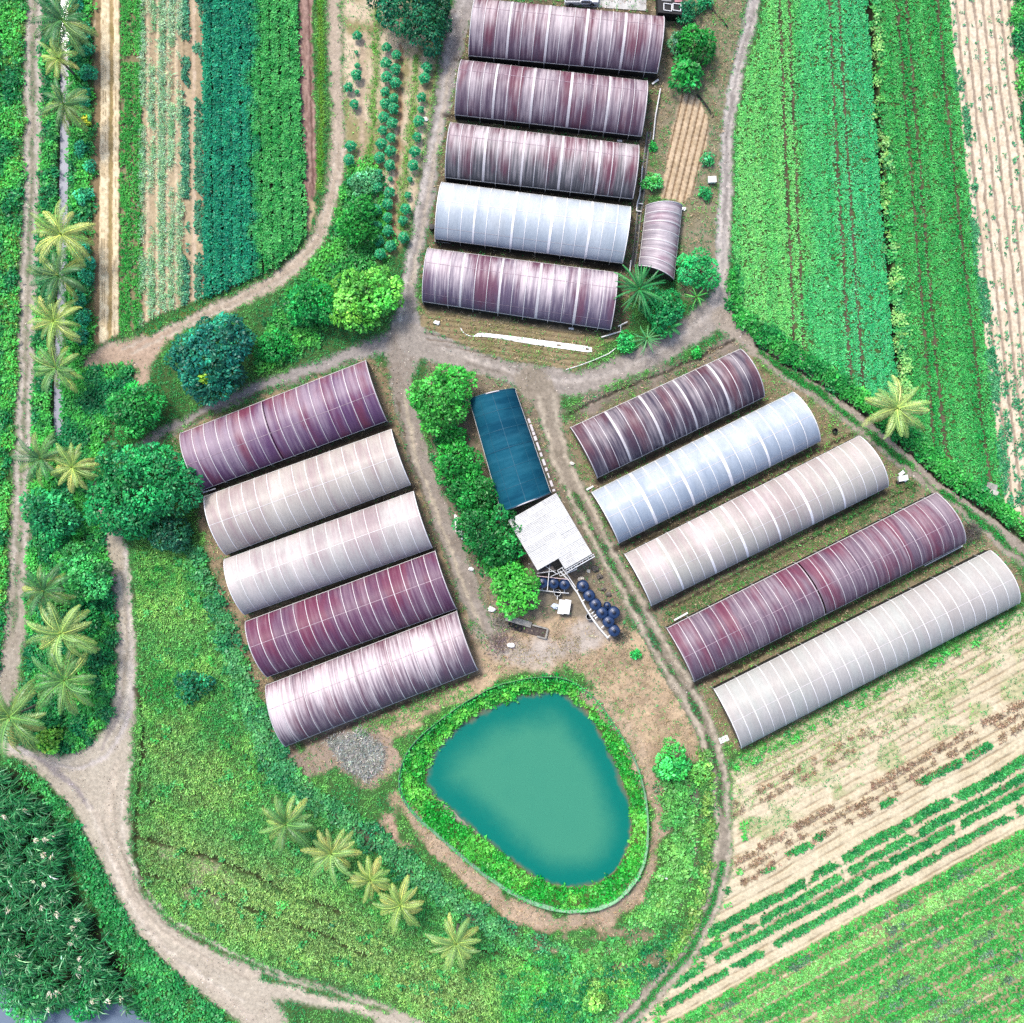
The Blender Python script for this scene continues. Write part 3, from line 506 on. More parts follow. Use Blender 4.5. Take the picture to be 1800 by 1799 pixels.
# ------------------------------------------------------------------ ground, roads, fields, water (one height sheet cut by what it is)
GHS = {}   # greenhouse footprints are cleared of plants
def clear(p, grow=0): keep(ss(1+grow, -1+grow, poly(p, warp=False)))
def wz(px, py):
    i = np.clip(((np.asarray(px)-G0)/ST).round().astype(int), 0, N-1); j = np.clip(((np.asarray(py)-G0)/ST).round().astype(int), 0, N-1); return Z[j, i]
def build_ground():
    e = np.minimum(np.minimum(PX-G0, ax[-1]-PX), np.minimum(PY-G0, ax[-1]-PY)); k = ss(0, 20, e); Zs = Z*k
    qc = cls[:-1, :-1]
    vid = (np.arange(N)[:, None]*N+np.arange(N)[None, :])
    Q = np.stack([vid[:-1, :-1], vid[1:, :-1], vid[1:, 1:], vid[:-1, 1:]], -1)
    V = np.stack([(PX-900)*M, (899.5-PY)*M, Zs], -1).reshape(-1, 3); CC = np.clip(col, 0, .9).reshape(-1, 3)
    names = {0: ('ground', 'uneven farm ground of grass and bare earth under everything', 'ground'), 1: ('dirt_road', 'pale dirt tracks winding between fields and greenhouses', 'road'),
             2: ('crop_field', 'striped crop field in the upper left corner', 'field'), 3: ('crop_field', 'long green crop field in the upper right corner', 'field'),
             4: ('seed_bed_plot', 'small plot of five tan seed beds above the little tunnel', 'field'), 5: ('crop_field', 'slanting crop field in the lower right corner', 'field')}
    for c_, (nm, lb, ct) in names.items():
        q = Q[qc == c_]; u, inv = np.unique(q, return_inverse=True); f = inv.reshape(-1, 4); v = V[u]; cc = CC[u]
        if c_ == 0:
            a = (G0-900)*M; b = (ax[-1]-900)*M; c2 = (899.5-G0)*M; d = (899.5-ax[-1])*M; R = 900.0
            far = 300
            ex = np.array([(a, d, -.03), (b, d, -.03), (b, c2, -.03), (a, c2, -.03), (-R, -R, -.03), (R, -R, -.03), (R, R, -.03), (-R, R, -.03)]); n0 = len(v)
            v = np.r_[v, ex]; cc = np.r_[cc, np.tile(S(80, 125, 70), (8, 1))]
            f = np.r_[f, n0+np.array([(4, 5, 1, 0), (5, 6, 2, 1), (6, 7, 3, 2), (7, 4, 0, 3)])]
        tag(link(nm, raw_mesh(nm, v, f, cc, True), SOIL), lb, ct, None, 'structure')
def water(name, label, mask, z, c1, c2, t, rough=.12):
    q = mask[:-1, :-1]; vid = (np.arange(N)[:, None]*N+np.arange(N)[None, :])
    Q = np.stack([vid[:-1, :-1], vid[1:, :-1], vid[1:, 1:], vid[:-1, 1:]], -1)[q]; u, inv = np.unique(Q, return_inverse=True)
    V = np.stack([(PX-900)*M, (899.5-PY)*M, np.full_like(PX, z)], -1).reshape(-1, 3)[u]; cc = (c1*(1-t[..., None])+c2*t[..., None]).reshape(-1, 3)[u]
    m, tr, p = new_mat(name); a = tr.nodes.new('ShaderNodeAttribute'); a.attribute_name = 'albedo'; tr.links.new(a.outputs[0], p.inputs['Base Color']); p.inputs['Roughness'].default_value = rough; p.inputs['IOR'].default_value = 1.33
    no = tr.nodes.new('ShaderNodeTexNoise'); no.inputs['Scale'].default_value = 1.2; no.inputs['Detail'].default_value = 4; tc = tr.nodes.new('ShaderNodeTexCoord'); tr.links.new(tc.outputs['Object'], no.inputs['Vector'])
    b = tr.nodes.new('ShaderNodeBump'); b.inputs['Strength'].default_value = .05; tr.links.new(no.outputs[0], b.inputs['Height']); tr.links.new(b.outputs[0], p.inputs['Normal'])
    tag(link(name, raw_mesh(name, V, inv.reshape(-1, 4), cc, True), m), label, 'water', None, 'structure')

# ------------------------------------------------------------------ leaves
def leaf_geo(b, a, e, L, Wd, droop=.0, fold=.08):
    ca, sa, ce, se = np.cos(a), np.sin(a), np.cos(e), np.sin(e)
    d = np.stack([ca*ce, sa*ce, se], -1)*L[:, None]; tip = b+d; tip[:, 2] -= droop*L
    mid = b+d*.5; mid[:, 2] += fold*L
    s = np.stack([-sa, ca, np.zeros_like(a)], -1)*(Wd*.5)[:, None]
    # roll each leaf a little about its own axis
    s[:, 2] += (np.random.RandomState(len(a)).rand(len(a))-.5)*Wd*.8
    return np.stack([b, mid-s, tip, mid+s], 1).reshape(-1, 3)
def leaves(name, b, a, e, L, Wd, c, m=None, parent=None, droop=0., fold=.08):
    v = leaf_geo(b, a, e, L, Wd, droop, fold); f = np.arange(len(v)).reshape(-1, 4)
    if parent is not None: v = v-np.array(ORG[parent.name])
    return link(name, raw_mesh(name, v, f, np.repeat(c, 4, 0)), m or LEAF, parent)
def jit(c, n, amt=.28, hue=.1, r=rng):
    k = np.exp(r.randn(n, 1)*amt); h = 1+r.randn(n, 3)*hue*np.array([1.2, .5, 1]); return np.clip(c*k*h, 0.004, .8)
def sample(dens, seed):
    r = np.random.RandomState(seed); n = r.poisson(np.clip(dens, 0, 80)*(ST*M)**2); j, i = np.nonzero(n); k = n[j, i]; j = np.repeat(j, k); i = np.repeat(i, k)
    return PX[j, i]+(r.rand(len(j))-.5)*ST, PY[j, i]+(r.rand(len(j))-.5)*ST, j, i, r
def scatter(name, label, cat, dens, colr, L, Wd, h, k, elev, seed, droop=0., spread=.5, hmap=None, lmap=None, cj=.22):
    """k leaves on every sampled point"""
    px, py, j, i, r = sample(dens, seed); n = len(px)
    if n == 0: return None
    c = jit(colr[j, i], n, cj, .08, r); zz = Z[j, i]
    hh = h*(hmap[j, i] if hmap is not None else 1)
    b = np.stack([(px-900)*M, (899.5-py)*M, zz], -1); b = np.repeat(b, k, 0); nn = n*k
    b[:, :2] += (r.rand(nn, 2)-.5)*spread*L*2; b[:, 2] += np.repeat(np.broadcast_to(hh, n), k)*r.rand(nn)
    lk = L*np.exp(r.randn(nn)*.25)*(np.repeat(lmap[j, i], k) if lmap is not None else 1)
    o = leaves(name, b, r.rand(nn)*6.283, elev+r.randn(nn)*.3, lk, Wd*np.exp(r.randn(nn)*.2)*(lk/L), jit(np.repeat(c, k, 0), nn, .16, .04, r), droop=droop)
    return tag(o, label, cat, None, 'stuff')

BARK = plain('bark', S(120, 100, 82), .9, .3, 6, bump=.6)
def crown_geo(R, rv, cz, seed, lsize, c, lob=1.15, cover=1.7, hue=.1):
    """leaf cards laid over many rounded leaf clumps set through an uneven crown of radius R, half-height rv, centred cz above ground"""
    r = np.random.RandomState(seed); lr0 = min(lob, R*.36); cen = []; tries = 0; want = int(2.6*(R/lr0)**2)+5
    while len(cen) < want and tries < want*14:
        tries += 1; u = r.randn(3); u /= np.linalg.norm(u); u[2] = abs(u[2])*1.1-.2; az_ = math.atan2(u[1], u[0])
        irr = 1+.13*math.sin(2*az_+seed)+.1*math.sin(3*az_+2*seed)+.07*math.sin(5*az_+3*seed); k = (.62+.38*r.rand()**.6)
        lr = lr0*(.6+.75*r.rand()); p = np.array([u[0]*(R*irr-lr*.7)*k, u[1]*(R*irr-lr*.7)*k, u[2]*(rv-lr*.4)*k])
        if all(np.linalg.norm(p-q[0]) > .78*(lr+q[1])*.82 for q in cen): cen.append((p, lr))
    B = []; A = []; E = []; LL = []; CC = []
    for p, lr in cen:
        n = int(cover*2*math.pi*lr*lr/(.26*lsize*lsize)*.62)+6; d = r.randn(n, 3); d /= np.linalg.norm(d, axis=1)[:, None]; d[:, 2] = np.where(d[:, 2] < -.3, -d[:, 2], d[:, 2])
        q = np.array([0, 0, cz])+p+d*(lr*(.78+.34*r.rand(n, 1)**1.0))*np.array([1, 1, .85]); tone = math.exp(r.randn()*.3); hu = 1+r.randn(3)*hue*np.array([1.6, .4, 1])
        ph = np.arccos(np.clip(d[:, 2], -1, 1)); B.append(q); A.append(np.arctan2(d[:, 1], d[:, 0])+r.randn(n)*.7); E.append(-ph*.7+r.randn(n)*.38+.12); LL.append(lsize*np.exp(r.randn(n)*.25)); CC.append(np.tile(c*tone*hu, (n, 1)))
    B = np.concatenate(B); n = len(B)
    return B, np.concatenate(A), np.concatenate(E), np.concatenate(LL), jit(np.concatenate(CC), n, .34, .08, r)
def tree(name, label, cat, px, py, R, ht, c, seed, lsize=.36, lobes=26, dens=26, lob=1.15, group=None, extra=None):
    """px,py: centre of the crown in the photo; R px"""
    r = random.Random(seed); Rm = R*M; rv = min(Rm*.8, ht*.5); cz = ht-rv; x, y, _ = wp(px, py, cz); Rm *= .9; rv *= .95
    gz = float(wz(x/M+900, 899.5-y/M)); t = thing(name, label, cat, (x, y, gz), group)
    B, A, E, LL, CC = crown_geo(Rm, rv, cz, seed, lsize, lin(c)*KL*1.15, lob)
    if extra is not None:   # a patch of other leaf colour (young flush, dead leaves)
        for (ex, ey, er, ec) in extra:
            s = np.hypot(B[:, 0]-ex*Rm, B[:, 1]-ey*Rm) < er*Rm; CC[s] = jit(np.tile(lin(ec)*KL, (s.sum(), 1)), s.sum(), .2)
    B = B+np.array([x, y, gz]); leaves('crown', B, A, E, LL, LL*.52, CC, parent=t, droop=.12)
    mb = MB(); tr = max(.05, Rm*.05); mb.tube([(x, y, gz-.2), (x+.1, y, gz+ht*.25), (x-.05, y+.1, gz+cz*.8)], [tr*1.4, tr, tr*.7], 8)
    for k in range(5):
        a = k*1.257+r.random(); mb.tube([(x, y, gz+ht*.22+k*.1), (x+math.cos(a)*Rm*.3, y+math.sin(a)*Rm*.3, gz+cz*.75), (x+math.cos(a)*Rm*.62, y+math.sin(a)*Rm*.62, gz+cz)], [tr*.6, tr*.4, tr*.15], 5)
    mb.build('trunk', BARK, t, True); return t
# ------------------------------------------------------------------ greenhouses
def cover_mat(name, b1, b2, dust_and_light, amt, seed, bay, rough=.46, crest=.0, fine=1.0, patch=.0, spec=.13):
    m, t, p = new_mat(name); n = t.nodes; L = t.links
    uv = n.new('ShaderNodeUVMap'); uv.uv_map = 'UVMap'; sp = n.new('ShaderNodeSeparateXYZ'); L.new(uv.outputs[0], sp.inputs[0]); u, v = sp.outputs[0], sp.outputs[1]
    def mth(op, a, b=None, c=None):
        q = n.new('ShaderNodeMath'); q.operation = op
        for i, x in enumerate((a, b, c)):
            if x is None: continue
            if isinstance(x, (int, float)): q.inputs[i].default_value = x
            else: L.new(x, q.inputs[i])
        return q.outputs[0]
    def noise(su, sv, off, det=5, rg=.6):
        c = n.new('ShaderNodeCombineXYZ'); L.new(mth('MULTIPLY', u, su), c.inputs[0]); L.new(mth('MULTIPLY_ADD', v, sv, off), c.inputs[1]); c.inputs[2].default_value = seed*3.7+off
        q = n.new('ShaderNodeTexNoise'); q.inputs['Scale'].default_value = 1; q.inputs['Detail'].default_value = det; q.inputs['Roughness'].default_value = rg; L.new(c.outputs[0], q.inputs['Vector']); return q.outputs[0]
    def mr(x, a, b, c=0., d=1.):
        q = n.new('ShaderNodeMapRange'); q.interpolation_type = 'SMOOTHSTEP'; L.new(x, q.inputs[0]); q.inputs[1].default_value = a; q.inputs[2].default_value = b; q.inputs[3].default_value = c; q.inputs[4].default_value = d; return q.outputs[0]
    def mix(f, a, b):
        q = n.new('ShaderNodeMix'); q.data_type = 'RGBA'
        (L.new(f, q.inputs[0]) if not isinstance(f, float) else setattr(q.inputs[0], 'default_value', f))
        for i, x in ((6, a), (7, b)):
            if isinstance(x, tuple): q.inputs[i].default_value = (*x, 1)
            else: L.new(x, q.inputs[i])
        return q.outputs[2]
    streak = noise(3.2*fine, 1.6, 1.0); wide = noise(.38, 1.3, 5.0, 3); broad = noise(.13, .8, 9.0, 2); spk = noise(4.5, 26.0, 13.0, 3)
    wn = n.new('ShaderNodeTexWhiteNoise'); wn.noise_dimensions = '1D'; L.new(mth('FLOOR', mth('DIVIDE', u, bay)), wn.inputs[1])
    k1 = mr(mth('ADD', mth('MULTIPLY_ADD', wn.outputs[0], .16, wide), mth('MULTIPLY', v, .22)), .5, .78)  # film colour drifts from north to south eave: light from north painted in
    c = mix(k1, b1, b2)
    mask = mth('ADD', mth('MULTIPLY', streak, .62), mth('MULTIPLY', wide, .5))
    crestk = mth('MULTIPLY', mth('SUBTRACT', 1.0, mth('ABSOLUTE', mth('MULTIPLY_ADD', v, 3.2, -1.15))), crest)  # paler band north of the ridge: sky light painted in; stains on cream film
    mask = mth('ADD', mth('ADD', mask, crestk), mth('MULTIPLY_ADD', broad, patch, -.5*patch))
    dk = mth('MULTIPLY', mr(mask, .46, .8), amt); c = mix(dk, c, dust_and_light)
    tone = mth('MULTIPLY', mr(streak, .25, .75, .9, 1.07), mr(spk, .25, .75, .92, 1.06))
    q = n.new('ShaderNodeMix'); q.data_type = 'RGBA'; q.blend_type = 'MULTIPLY'; q.inputs[0].default_value = 1; L.new(c, q.inputs[6]); L.new(tone, q.inputs[7]); L.new(q.outputs[2], p.inputs['Base Color'])
    p.inputs['Roughness'].default_value = rough; p.inputs['Specular IOR Level'].default_value = spec
    b = n.new('ShaderNodeBump'); b.inputs['Strength'].default_value = .12; b.inputs['Distance'].default_value = .1; L.new(streak, b.inputs['Height']); L.new(b.outputs[0], p.inputs['Normal'])
    return m
RIB = plain('white_lath', S(232, 226, 228, .48), .5, .08); PIPE = plain('galvanised_pipe', S(190, 190, 188, .7), .45, .12, 4)
RIBW = plain('bright_white_lath', S(246, 244, 244, .62), .5, .06); NET = plain('dark_net', S(46, 46, 42), .9, .25, 3); PURL = plain('film_seam', S(230, 224, 224, .5), .5, .06); SEAM = plain('mauve_seam', S(190, 164, 178, .46), .5, .3, 3)
def greenhouse(label, nw, ne, se, sw, mat_, bays, wide=(), he=1.7, hr=2.9, rib_w=.09, wide_w=.34, gaps=(), purl=(), ribs=True, end_col=(150, 128, 108), rib_m=None, name='greenhouse', group='tunnel greenhouses', purl_m=None, seed=0, skip=()):
    cs = [Vector(wp(*p, he)) for p in (nw, ne, se, sw)]
    ctr = sum(cs, Vector())/4; t = thing(name, label, 'greenhouse', (ctr.x, ctr.y, 0), group); rr = random.Random(seed)
    Lm = ((cs[1]-cs[0]).length+(cs[2]-cs[3]).length)/2; axis = ((cs[1]-cs[0])+(cs[2]-cs[3])).normalized()
    def P(s, th, lift=0.):   # th 0 at the north eave .. pi at the south eave
        a = cs[0].lerp(cs[1], s); b = cs[3].lerp(cs[2], s); k = (1-math.cos(th))/2; q = a.lerp(b, k); q = Vector((q.x, q.y, he+hr*(.42*math.sin(th)+.58*math.sin(th)**2)))
        if lift:
            w = (b-a); hw = w.length/2; w.normalize(); nn = Vector((-math.cos(th)*w.x/hw, -math.cos(th)*w.y/hw, math.sin(th)/hr)).normalized(); q += nn*lift
        return q
    NT = 22
    def strip(name_, s0, s1, lift, m, ns=1, t0=0., t1=math.pi, sag=0.):
        v = []; uvs = []; f = []
        for i in range(ns+1):
            s = s0+(s1-s0)*i/ns; ph = (s*bays) % 1.0
            for k in range(NT+1):
                th = t0+(t1-t0)*k/NT; dz = -sag*math.sin(math.pi*ph)*math.sin(th)**.5 if sag and 0 < th < math.pi else 0
                v.append(P(s, th, lift)+Vector((0, 0, dz))-ORG[t.name]); uvs.append((s*Lm, th/math.pi))
        for i in range(ns):
            for k in range(NT): a = i*(NT+1)+k; f.append((a, a+1, a+NT+2, a+NT+1))
        me = bpy.data.meshes.new(name_); me.from_pydata(v, [], f); me.update()
        ul = me.uv_layers.new(name='UVMap'); li = np.zeros(len(me.loops), np.int32); me.loops.foreach_get('vertex_index', li); ul.data.foreach_set('uv', np.array(uvs, np.float32)[li].ravel())
        for p in me.polygons: p.use_smooth = True
        return link(name_, me, m, t)
    edges = [0.]+sorted(g for g in gaps)+[1.]
    for a, b in zip(edges[:-1], edges[1:]):
        strip('cover', a+(.0022 if a > 0 else 0), b-(.0022 if b < 1 else 0), 0, mat_, max(4, int(bays*4*(b-a))), sag=.05)
    if ribs:
        for k in range(1, bays):
            if k in skip: continue
            s = k/bays+rr.uniform(-.0012, .0012); w = (wide_w*rr.uniform(.8, 1.15) if k in wide else rib_w*rr.uniform(.8, 1.2))/Lm
            strip('rib', s-w/2, s+w/2, .03, rib_m or RIB, 1, .02, math.pi-.02)
    for s in (0., 1.):
        mb = MB(); mb.tube([P(s, math.pi*k/16, .01) for k in range(17)], .07, 6); mb.build('end_hoop', rib_m or RIB, t, True)
        mb = MB(); pts = [P(s+(.002 if s == 0 else -.002), math.pi*k/16, -.1) for k in range(17)]; g0 = Vector((pts[0].x, pts[0].y, 0)); g1 = Vector((pts[-1].x, pts[-1].y, 0))
        off = axis*(.06 if s == 0 else -.06); v = [p for p in pts]+[p+off for p in pts]; f = []
        base = [Vector((p.x, p.y, 0)) for p in pts]
        for k in range(16): mb.add([pts[k], pts[k+1], base[k+1], base[k]], [(0, 1, 2, 3)])
        mb.build('end_wall', plain('end_net_%d_%d_%d' % end_col, S(*end_col, .42), .8, .3, 2), t)
    for k in purl:
        th = math.pi*k; mb = MB(); nn = bays*4; q = []
        for i in range(nn+1):
            dz = Vector((0, 0, -.05*math.sin(math.pi*((i/nn*bays) % 1.0))*math.sin(th)**.5+.004))
            q += [P(i/nn, th-.009, .018)+dz, P(i/nn, th+.009, .018)+dz]
        mb.add(q, [(2*i, 2*i+1, 2*i+3, 2*i+2) for i in range(nn)])
        mb.build('seam', purl_m or PURL, t)
    for th in (0, math.pi):
        mb = MB(); mb.tube([P(0, th), P(1, th)], .06, 6); mb.build('side_rail', PIPE, t)
        a, b = P(0, th), P(1, th); mb = MB(); mb.add([a+Vector((0, 0, -.02)), b+Vector((0, 0, -.02)), (b.x, b.y, -.2), (a.x, a.y, -.2)], [(0, 1, 2, 3)]); mb.build('side_net', NET, t)
        dirn = (P(0, math.pi)-P(0, 0)).normalized()*(.08 if th else -.08)
        for i in range(0, bays+1, 2):
            q = P(i/bays, th)+dirn; mb = MB(); mb.tube([(q.x, q.y, -.2), (q.x, q.y, he)], .05, 5); mb.build('post', PIPE, t)
    return t
KC = .37
MAR = (S(142, 88, 106, KC), S(128, 108, 128, KC), S(236, 222, 224, .5))
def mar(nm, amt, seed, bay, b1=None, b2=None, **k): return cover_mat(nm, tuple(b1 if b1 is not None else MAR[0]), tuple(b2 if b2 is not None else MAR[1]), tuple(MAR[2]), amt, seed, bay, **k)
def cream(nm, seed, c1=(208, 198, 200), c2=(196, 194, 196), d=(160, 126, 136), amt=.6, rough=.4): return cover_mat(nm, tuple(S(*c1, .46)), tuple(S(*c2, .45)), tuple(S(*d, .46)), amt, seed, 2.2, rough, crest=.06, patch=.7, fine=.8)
W5 = (3, 6, 9, 12)
GH_SPEC = [
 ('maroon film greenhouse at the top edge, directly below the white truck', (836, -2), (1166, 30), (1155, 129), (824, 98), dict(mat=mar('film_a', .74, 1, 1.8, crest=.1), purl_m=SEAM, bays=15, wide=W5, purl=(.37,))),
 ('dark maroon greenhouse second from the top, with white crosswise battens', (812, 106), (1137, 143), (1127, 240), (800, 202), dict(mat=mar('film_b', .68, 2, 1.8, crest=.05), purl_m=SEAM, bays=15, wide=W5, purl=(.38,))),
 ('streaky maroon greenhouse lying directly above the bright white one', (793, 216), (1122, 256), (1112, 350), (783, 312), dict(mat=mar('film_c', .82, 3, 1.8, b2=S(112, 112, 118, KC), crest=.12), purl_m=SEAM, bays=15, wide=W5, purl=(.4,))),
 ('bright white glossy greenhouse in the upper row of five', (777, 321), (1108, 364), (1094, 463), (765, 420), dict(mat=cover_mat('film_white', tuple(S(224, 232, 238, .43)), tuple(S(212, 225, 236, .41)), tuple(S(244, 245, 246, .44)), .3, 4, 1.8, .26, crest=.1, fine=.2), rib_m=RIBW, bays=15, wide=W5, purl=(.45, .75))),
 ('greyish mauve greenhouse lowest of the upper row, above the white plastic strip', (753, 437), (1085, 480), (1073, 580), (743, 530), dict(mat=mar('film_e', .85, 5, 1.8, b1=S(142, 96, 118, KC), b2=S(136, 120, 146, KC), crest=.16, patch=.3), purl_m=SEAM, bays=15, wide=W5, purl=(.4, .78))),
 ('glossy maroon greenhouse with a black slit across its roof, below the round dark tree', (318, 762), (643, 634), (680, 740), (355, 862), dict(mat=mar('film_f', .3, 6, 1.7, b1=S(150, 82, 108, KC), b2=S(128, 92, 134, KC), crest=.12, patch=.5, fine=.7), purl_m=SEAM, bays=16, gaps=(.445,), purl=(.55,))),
 ('cream dusty greenhouse second from the top in the left row of five', (360, 873), (688, 755), (722, 852), (397, 975), dict(mat=cream('film_g', 7, (222, 214, 204), (212, 204, 194)), rib_m=RIBW, bays=15, purl=(.5, .86), rib_w=.07)),
 ('pale grey stained greenhouse in the middle of the left row of five', (395, 984), (727, 864), (760, 963), (430, 1080), dict(mat=cream('film_h', 8, (222, 214, 210), (210, 206, 202), amt=.62), rib_m=RIBW, bays=15, purl=(.45, .84), rib_w=.07)),
 ('deep maroon greenhouse with even thin white battens, fourth in the left row', (432, 1093), (765, 969), (802, 1070), (470, 1190), dict(mat=mar('film_i', .22, 9, 1.8, b1=S(142, 76, 104, KC), b2=S(122, 80, 114, KC)), purl_m=SEAM, bays=16, purl=(.45,))),
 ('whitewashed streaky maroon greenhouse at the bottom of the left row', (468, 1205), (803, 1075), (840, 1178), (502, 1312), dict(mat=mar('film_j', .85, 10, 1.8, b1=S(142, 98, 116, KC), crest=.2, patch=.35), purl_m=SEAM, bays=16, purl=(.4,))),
 ('dark maroon shiny greenhouse at the top of the right row of five', (1003, 752), (1301, 614), (1343, 698), (1050, 840), dict(mat=mar('film_k', .5, 11, 1.8, b1=S(126, 84, 98, KC), b2=S(92, 84, 104, KC), fine=.8), purl_m=SEAM, bays=15, wide=(3, 6, 9, 12), wide_w=.3)),
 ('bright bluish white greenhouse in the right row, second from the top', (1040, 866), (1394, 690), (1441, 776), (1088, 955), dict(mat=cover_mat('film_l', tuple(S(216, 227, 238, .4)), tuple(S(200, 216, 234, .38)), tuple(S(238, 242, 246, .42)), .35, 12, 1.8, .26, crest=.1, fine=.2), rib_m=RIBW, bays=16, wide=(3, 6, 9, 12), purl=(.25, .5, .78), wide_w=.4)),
 ('pinkish grey dusty greenhouse in the middle of the right row', (1098, 975), (1510, 767), (1560, 856), (1145, 1065), dict(mat=cream('film_m', 13, (220, 208, 204), (210, 206, 196), amt=.5), rib_m=RIBW, bays=22, wide=(3, 6, 9, 12, 15, 18), wide_w=.32, purl=(.55,), rib_w=.075)),
 ('long deep maroon greenhouse with a black slit midway, fourth in the right row', (1172, 1105), (1645, 867), (1695, 956), (1220, 1198), dict(mat=mar('film_n', .3, 14, 1.8, b1=S(144, 82, 106, KC), b2=S(128, 104, 126, KC), patch=.3), purl_m=SEAM, bays=25, gaps=(.486,), purl=(.5,), rib_w=.075)),
 ('longest pale grey greenhouse, lowest in the right row beside the striped field', (1255, 1212), (1740, 968), (1790, 1061), (1303, 1315), dict(mat=cream('film_o', 15, (206, 208, 202), (210, 206, 202), (176, 166, 160), .5), rib_m=RIBW, bays=25, purl=(.5,), rib_w=.09)),
]
def build_greenhouses():
    for i, (lb, a, b, c, d, k) in enumerate(GH_SPEC):
        k = dict(k); mt = k.pop('mat'); greenhouse(lb, a, b, c, d, mt, k.pop('bays'), seed=i, **k)
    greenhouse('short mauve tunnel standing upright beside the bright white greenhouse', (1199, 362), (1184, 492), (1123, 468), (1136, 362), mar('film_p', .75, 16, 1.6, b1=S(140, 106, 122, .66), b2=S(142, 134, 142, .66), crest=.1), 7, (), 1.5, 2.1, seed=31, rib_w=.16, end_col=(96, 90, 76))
    blue = cover_mat('blue_net', tuple(S(18, 88, 116, .38)), tuple(S(32, 112, 138, .38)), tuple(S(66, 130, 150, .38)), .5, 17, 4.0, .8, fine=.5, spec=.06)
    br = plain('blue_lath', S(44, 112, 138, .4), .6, .1)
    t = greenhouse('dark blue netted shade house beside the corrugated white shed', (905, 684), (968, 866), (881, 900), (825, 703), blue, 6, (), 2.0, 2.5, ribs=True, rib_w=.05, rib_m=br, seed=32, end_col=(40, 60, 66), purl=(.3, .5, .7), purl_m=br, name='shade_house', group='tunnel greenhouses')
    # white torn valance along its east eave and pale hoops at both ends
    r = random.Random(3); mb = MB(); a, b = Vector(wp(908, 686, 1.9)), Vector(wp(971, 864, 1.9)); s = .28
    while s < .98:
        l = r.uniform(.03, .09); p, q = a.lerp(b, s), a.lerp(b, min(s+l, 1)); mb.box(((p.x+q.x)/2+.25, (p.y+q.y)/2, 1.75), (q-p).length, r.uniform(.18, .4), .03, math.atan2(q.y-p.y, q.x-p.x), (0, .3)); s += l+r.uniform(.005, .03)
    mb.build('valance', RIB, t)
    for c1, c2, zz in (((829, 702), (902, 685), 1.0), ((884, 900), (966, 868), 1.0)):
        mb = MB(); a, b = Vector(wp(*c1, 2.0)), Vector(wp(*c2, 2.0)); mb.tube([a.lerp(b, k/12)+Vector((0, 0, 2.62*math.sin(math.pi*k/12))) for k in range(13)], .09, 6); mb.build('hoop_trim', RIB, t, True)
for lb, a, b, c, d, k in GH_SPEC: clear([a, b, c, d])
clear([(1136, 360), (1199, 360), (1184, 494), (1123, 468)]); clear([(825, 703), (905, 684), (968, 866), (881, 900)]); clear([(893, 915), (978, 866), (1042, 972), (975, 1005), (945, 1060), (915, 1000)])
clear([(945, 1010), (1010, 1000), (1095, 1110), (1065, 1125), (1000, 1070), (950, 1060)], 2)

# ------------------------------------------------------------------ palms
def frond_mesh(nm, L, droop, lift, width, seed, n=30):
    r = np.random.RandomState(seed); t = np.linspace(0, 1, 15)
    ang = lift-(lift+droop)*t**1.3; dx = np.cos(ang); dz = np.sin(ang); xs = np.r_[0, np.cumsum((dx[1:]+dx[:-1])/2)]*L/14; zs = np.r_[0, np.cumsum((dz[1:]+dz[:-1])/2)]*L/14
    v = []; f = []; c = []
    w = .085*(1-t*.8)
    for k in range(15): v += [(xs[k], -w[k], zs[k]), (xs[k], 0, zs[k]+w[k]*.8), (xs[k], w[k], zs[k])]; c += [(1.9, 1.75, 1.4)]*3
    for k in range(14): a = k*3; f += [(a, a+1, a+4, a+3), (a+1, a+2, a+5, a+4)]
    for sd in (-1, 1):
        for k in range(n):
            tt = .1+.9*(k+.5*r.rand())/n; x = np.interp(tt, t, xs); z = np.interp(tt, t, zs); al = np.interp(tt, t, ang)
            ll = width*(math.sin(math.pi*min(1, tt*.86+.12))**.6)*(.85+.3*r.rand()); fw = .55+.35*tt+r.randn()*.06; dr = .45+r.rand()*.35
            d = np.array([fw*math.cos(al), sd*1.0, fw*math.sin(al)-dr*.35]); d /= np.linalg.norm(d); b = np.array([x, 0, z]); mid = b+d*ll*.5; tip = b+d*ll+np.array([0, 0, -dr*ll*.45])
            s = np.array([math.cos(al), 0, math.sin(al)])*.062; i = len(v); v += [b-s*.6, mid-s, tip, mid+s]; f.append((i, i+1, i+2, i+3)); q = math.exp(r.randn()*.14); c += [(q, q, q)]*4
    me = bpy.data.meshes.new(nm); me.from_pydata([tuple(x) for x in v], [], f); me.update(); at = me.color_attributes.new('albedo', 'FLOAT_COLOR', 'POINT'); at.data.foreach_set('color', np.c_[np.array(c, np.float32), np.ones(len(c), np.float32)].ravel()); me.materials.append(PALM); return me
FR = {}
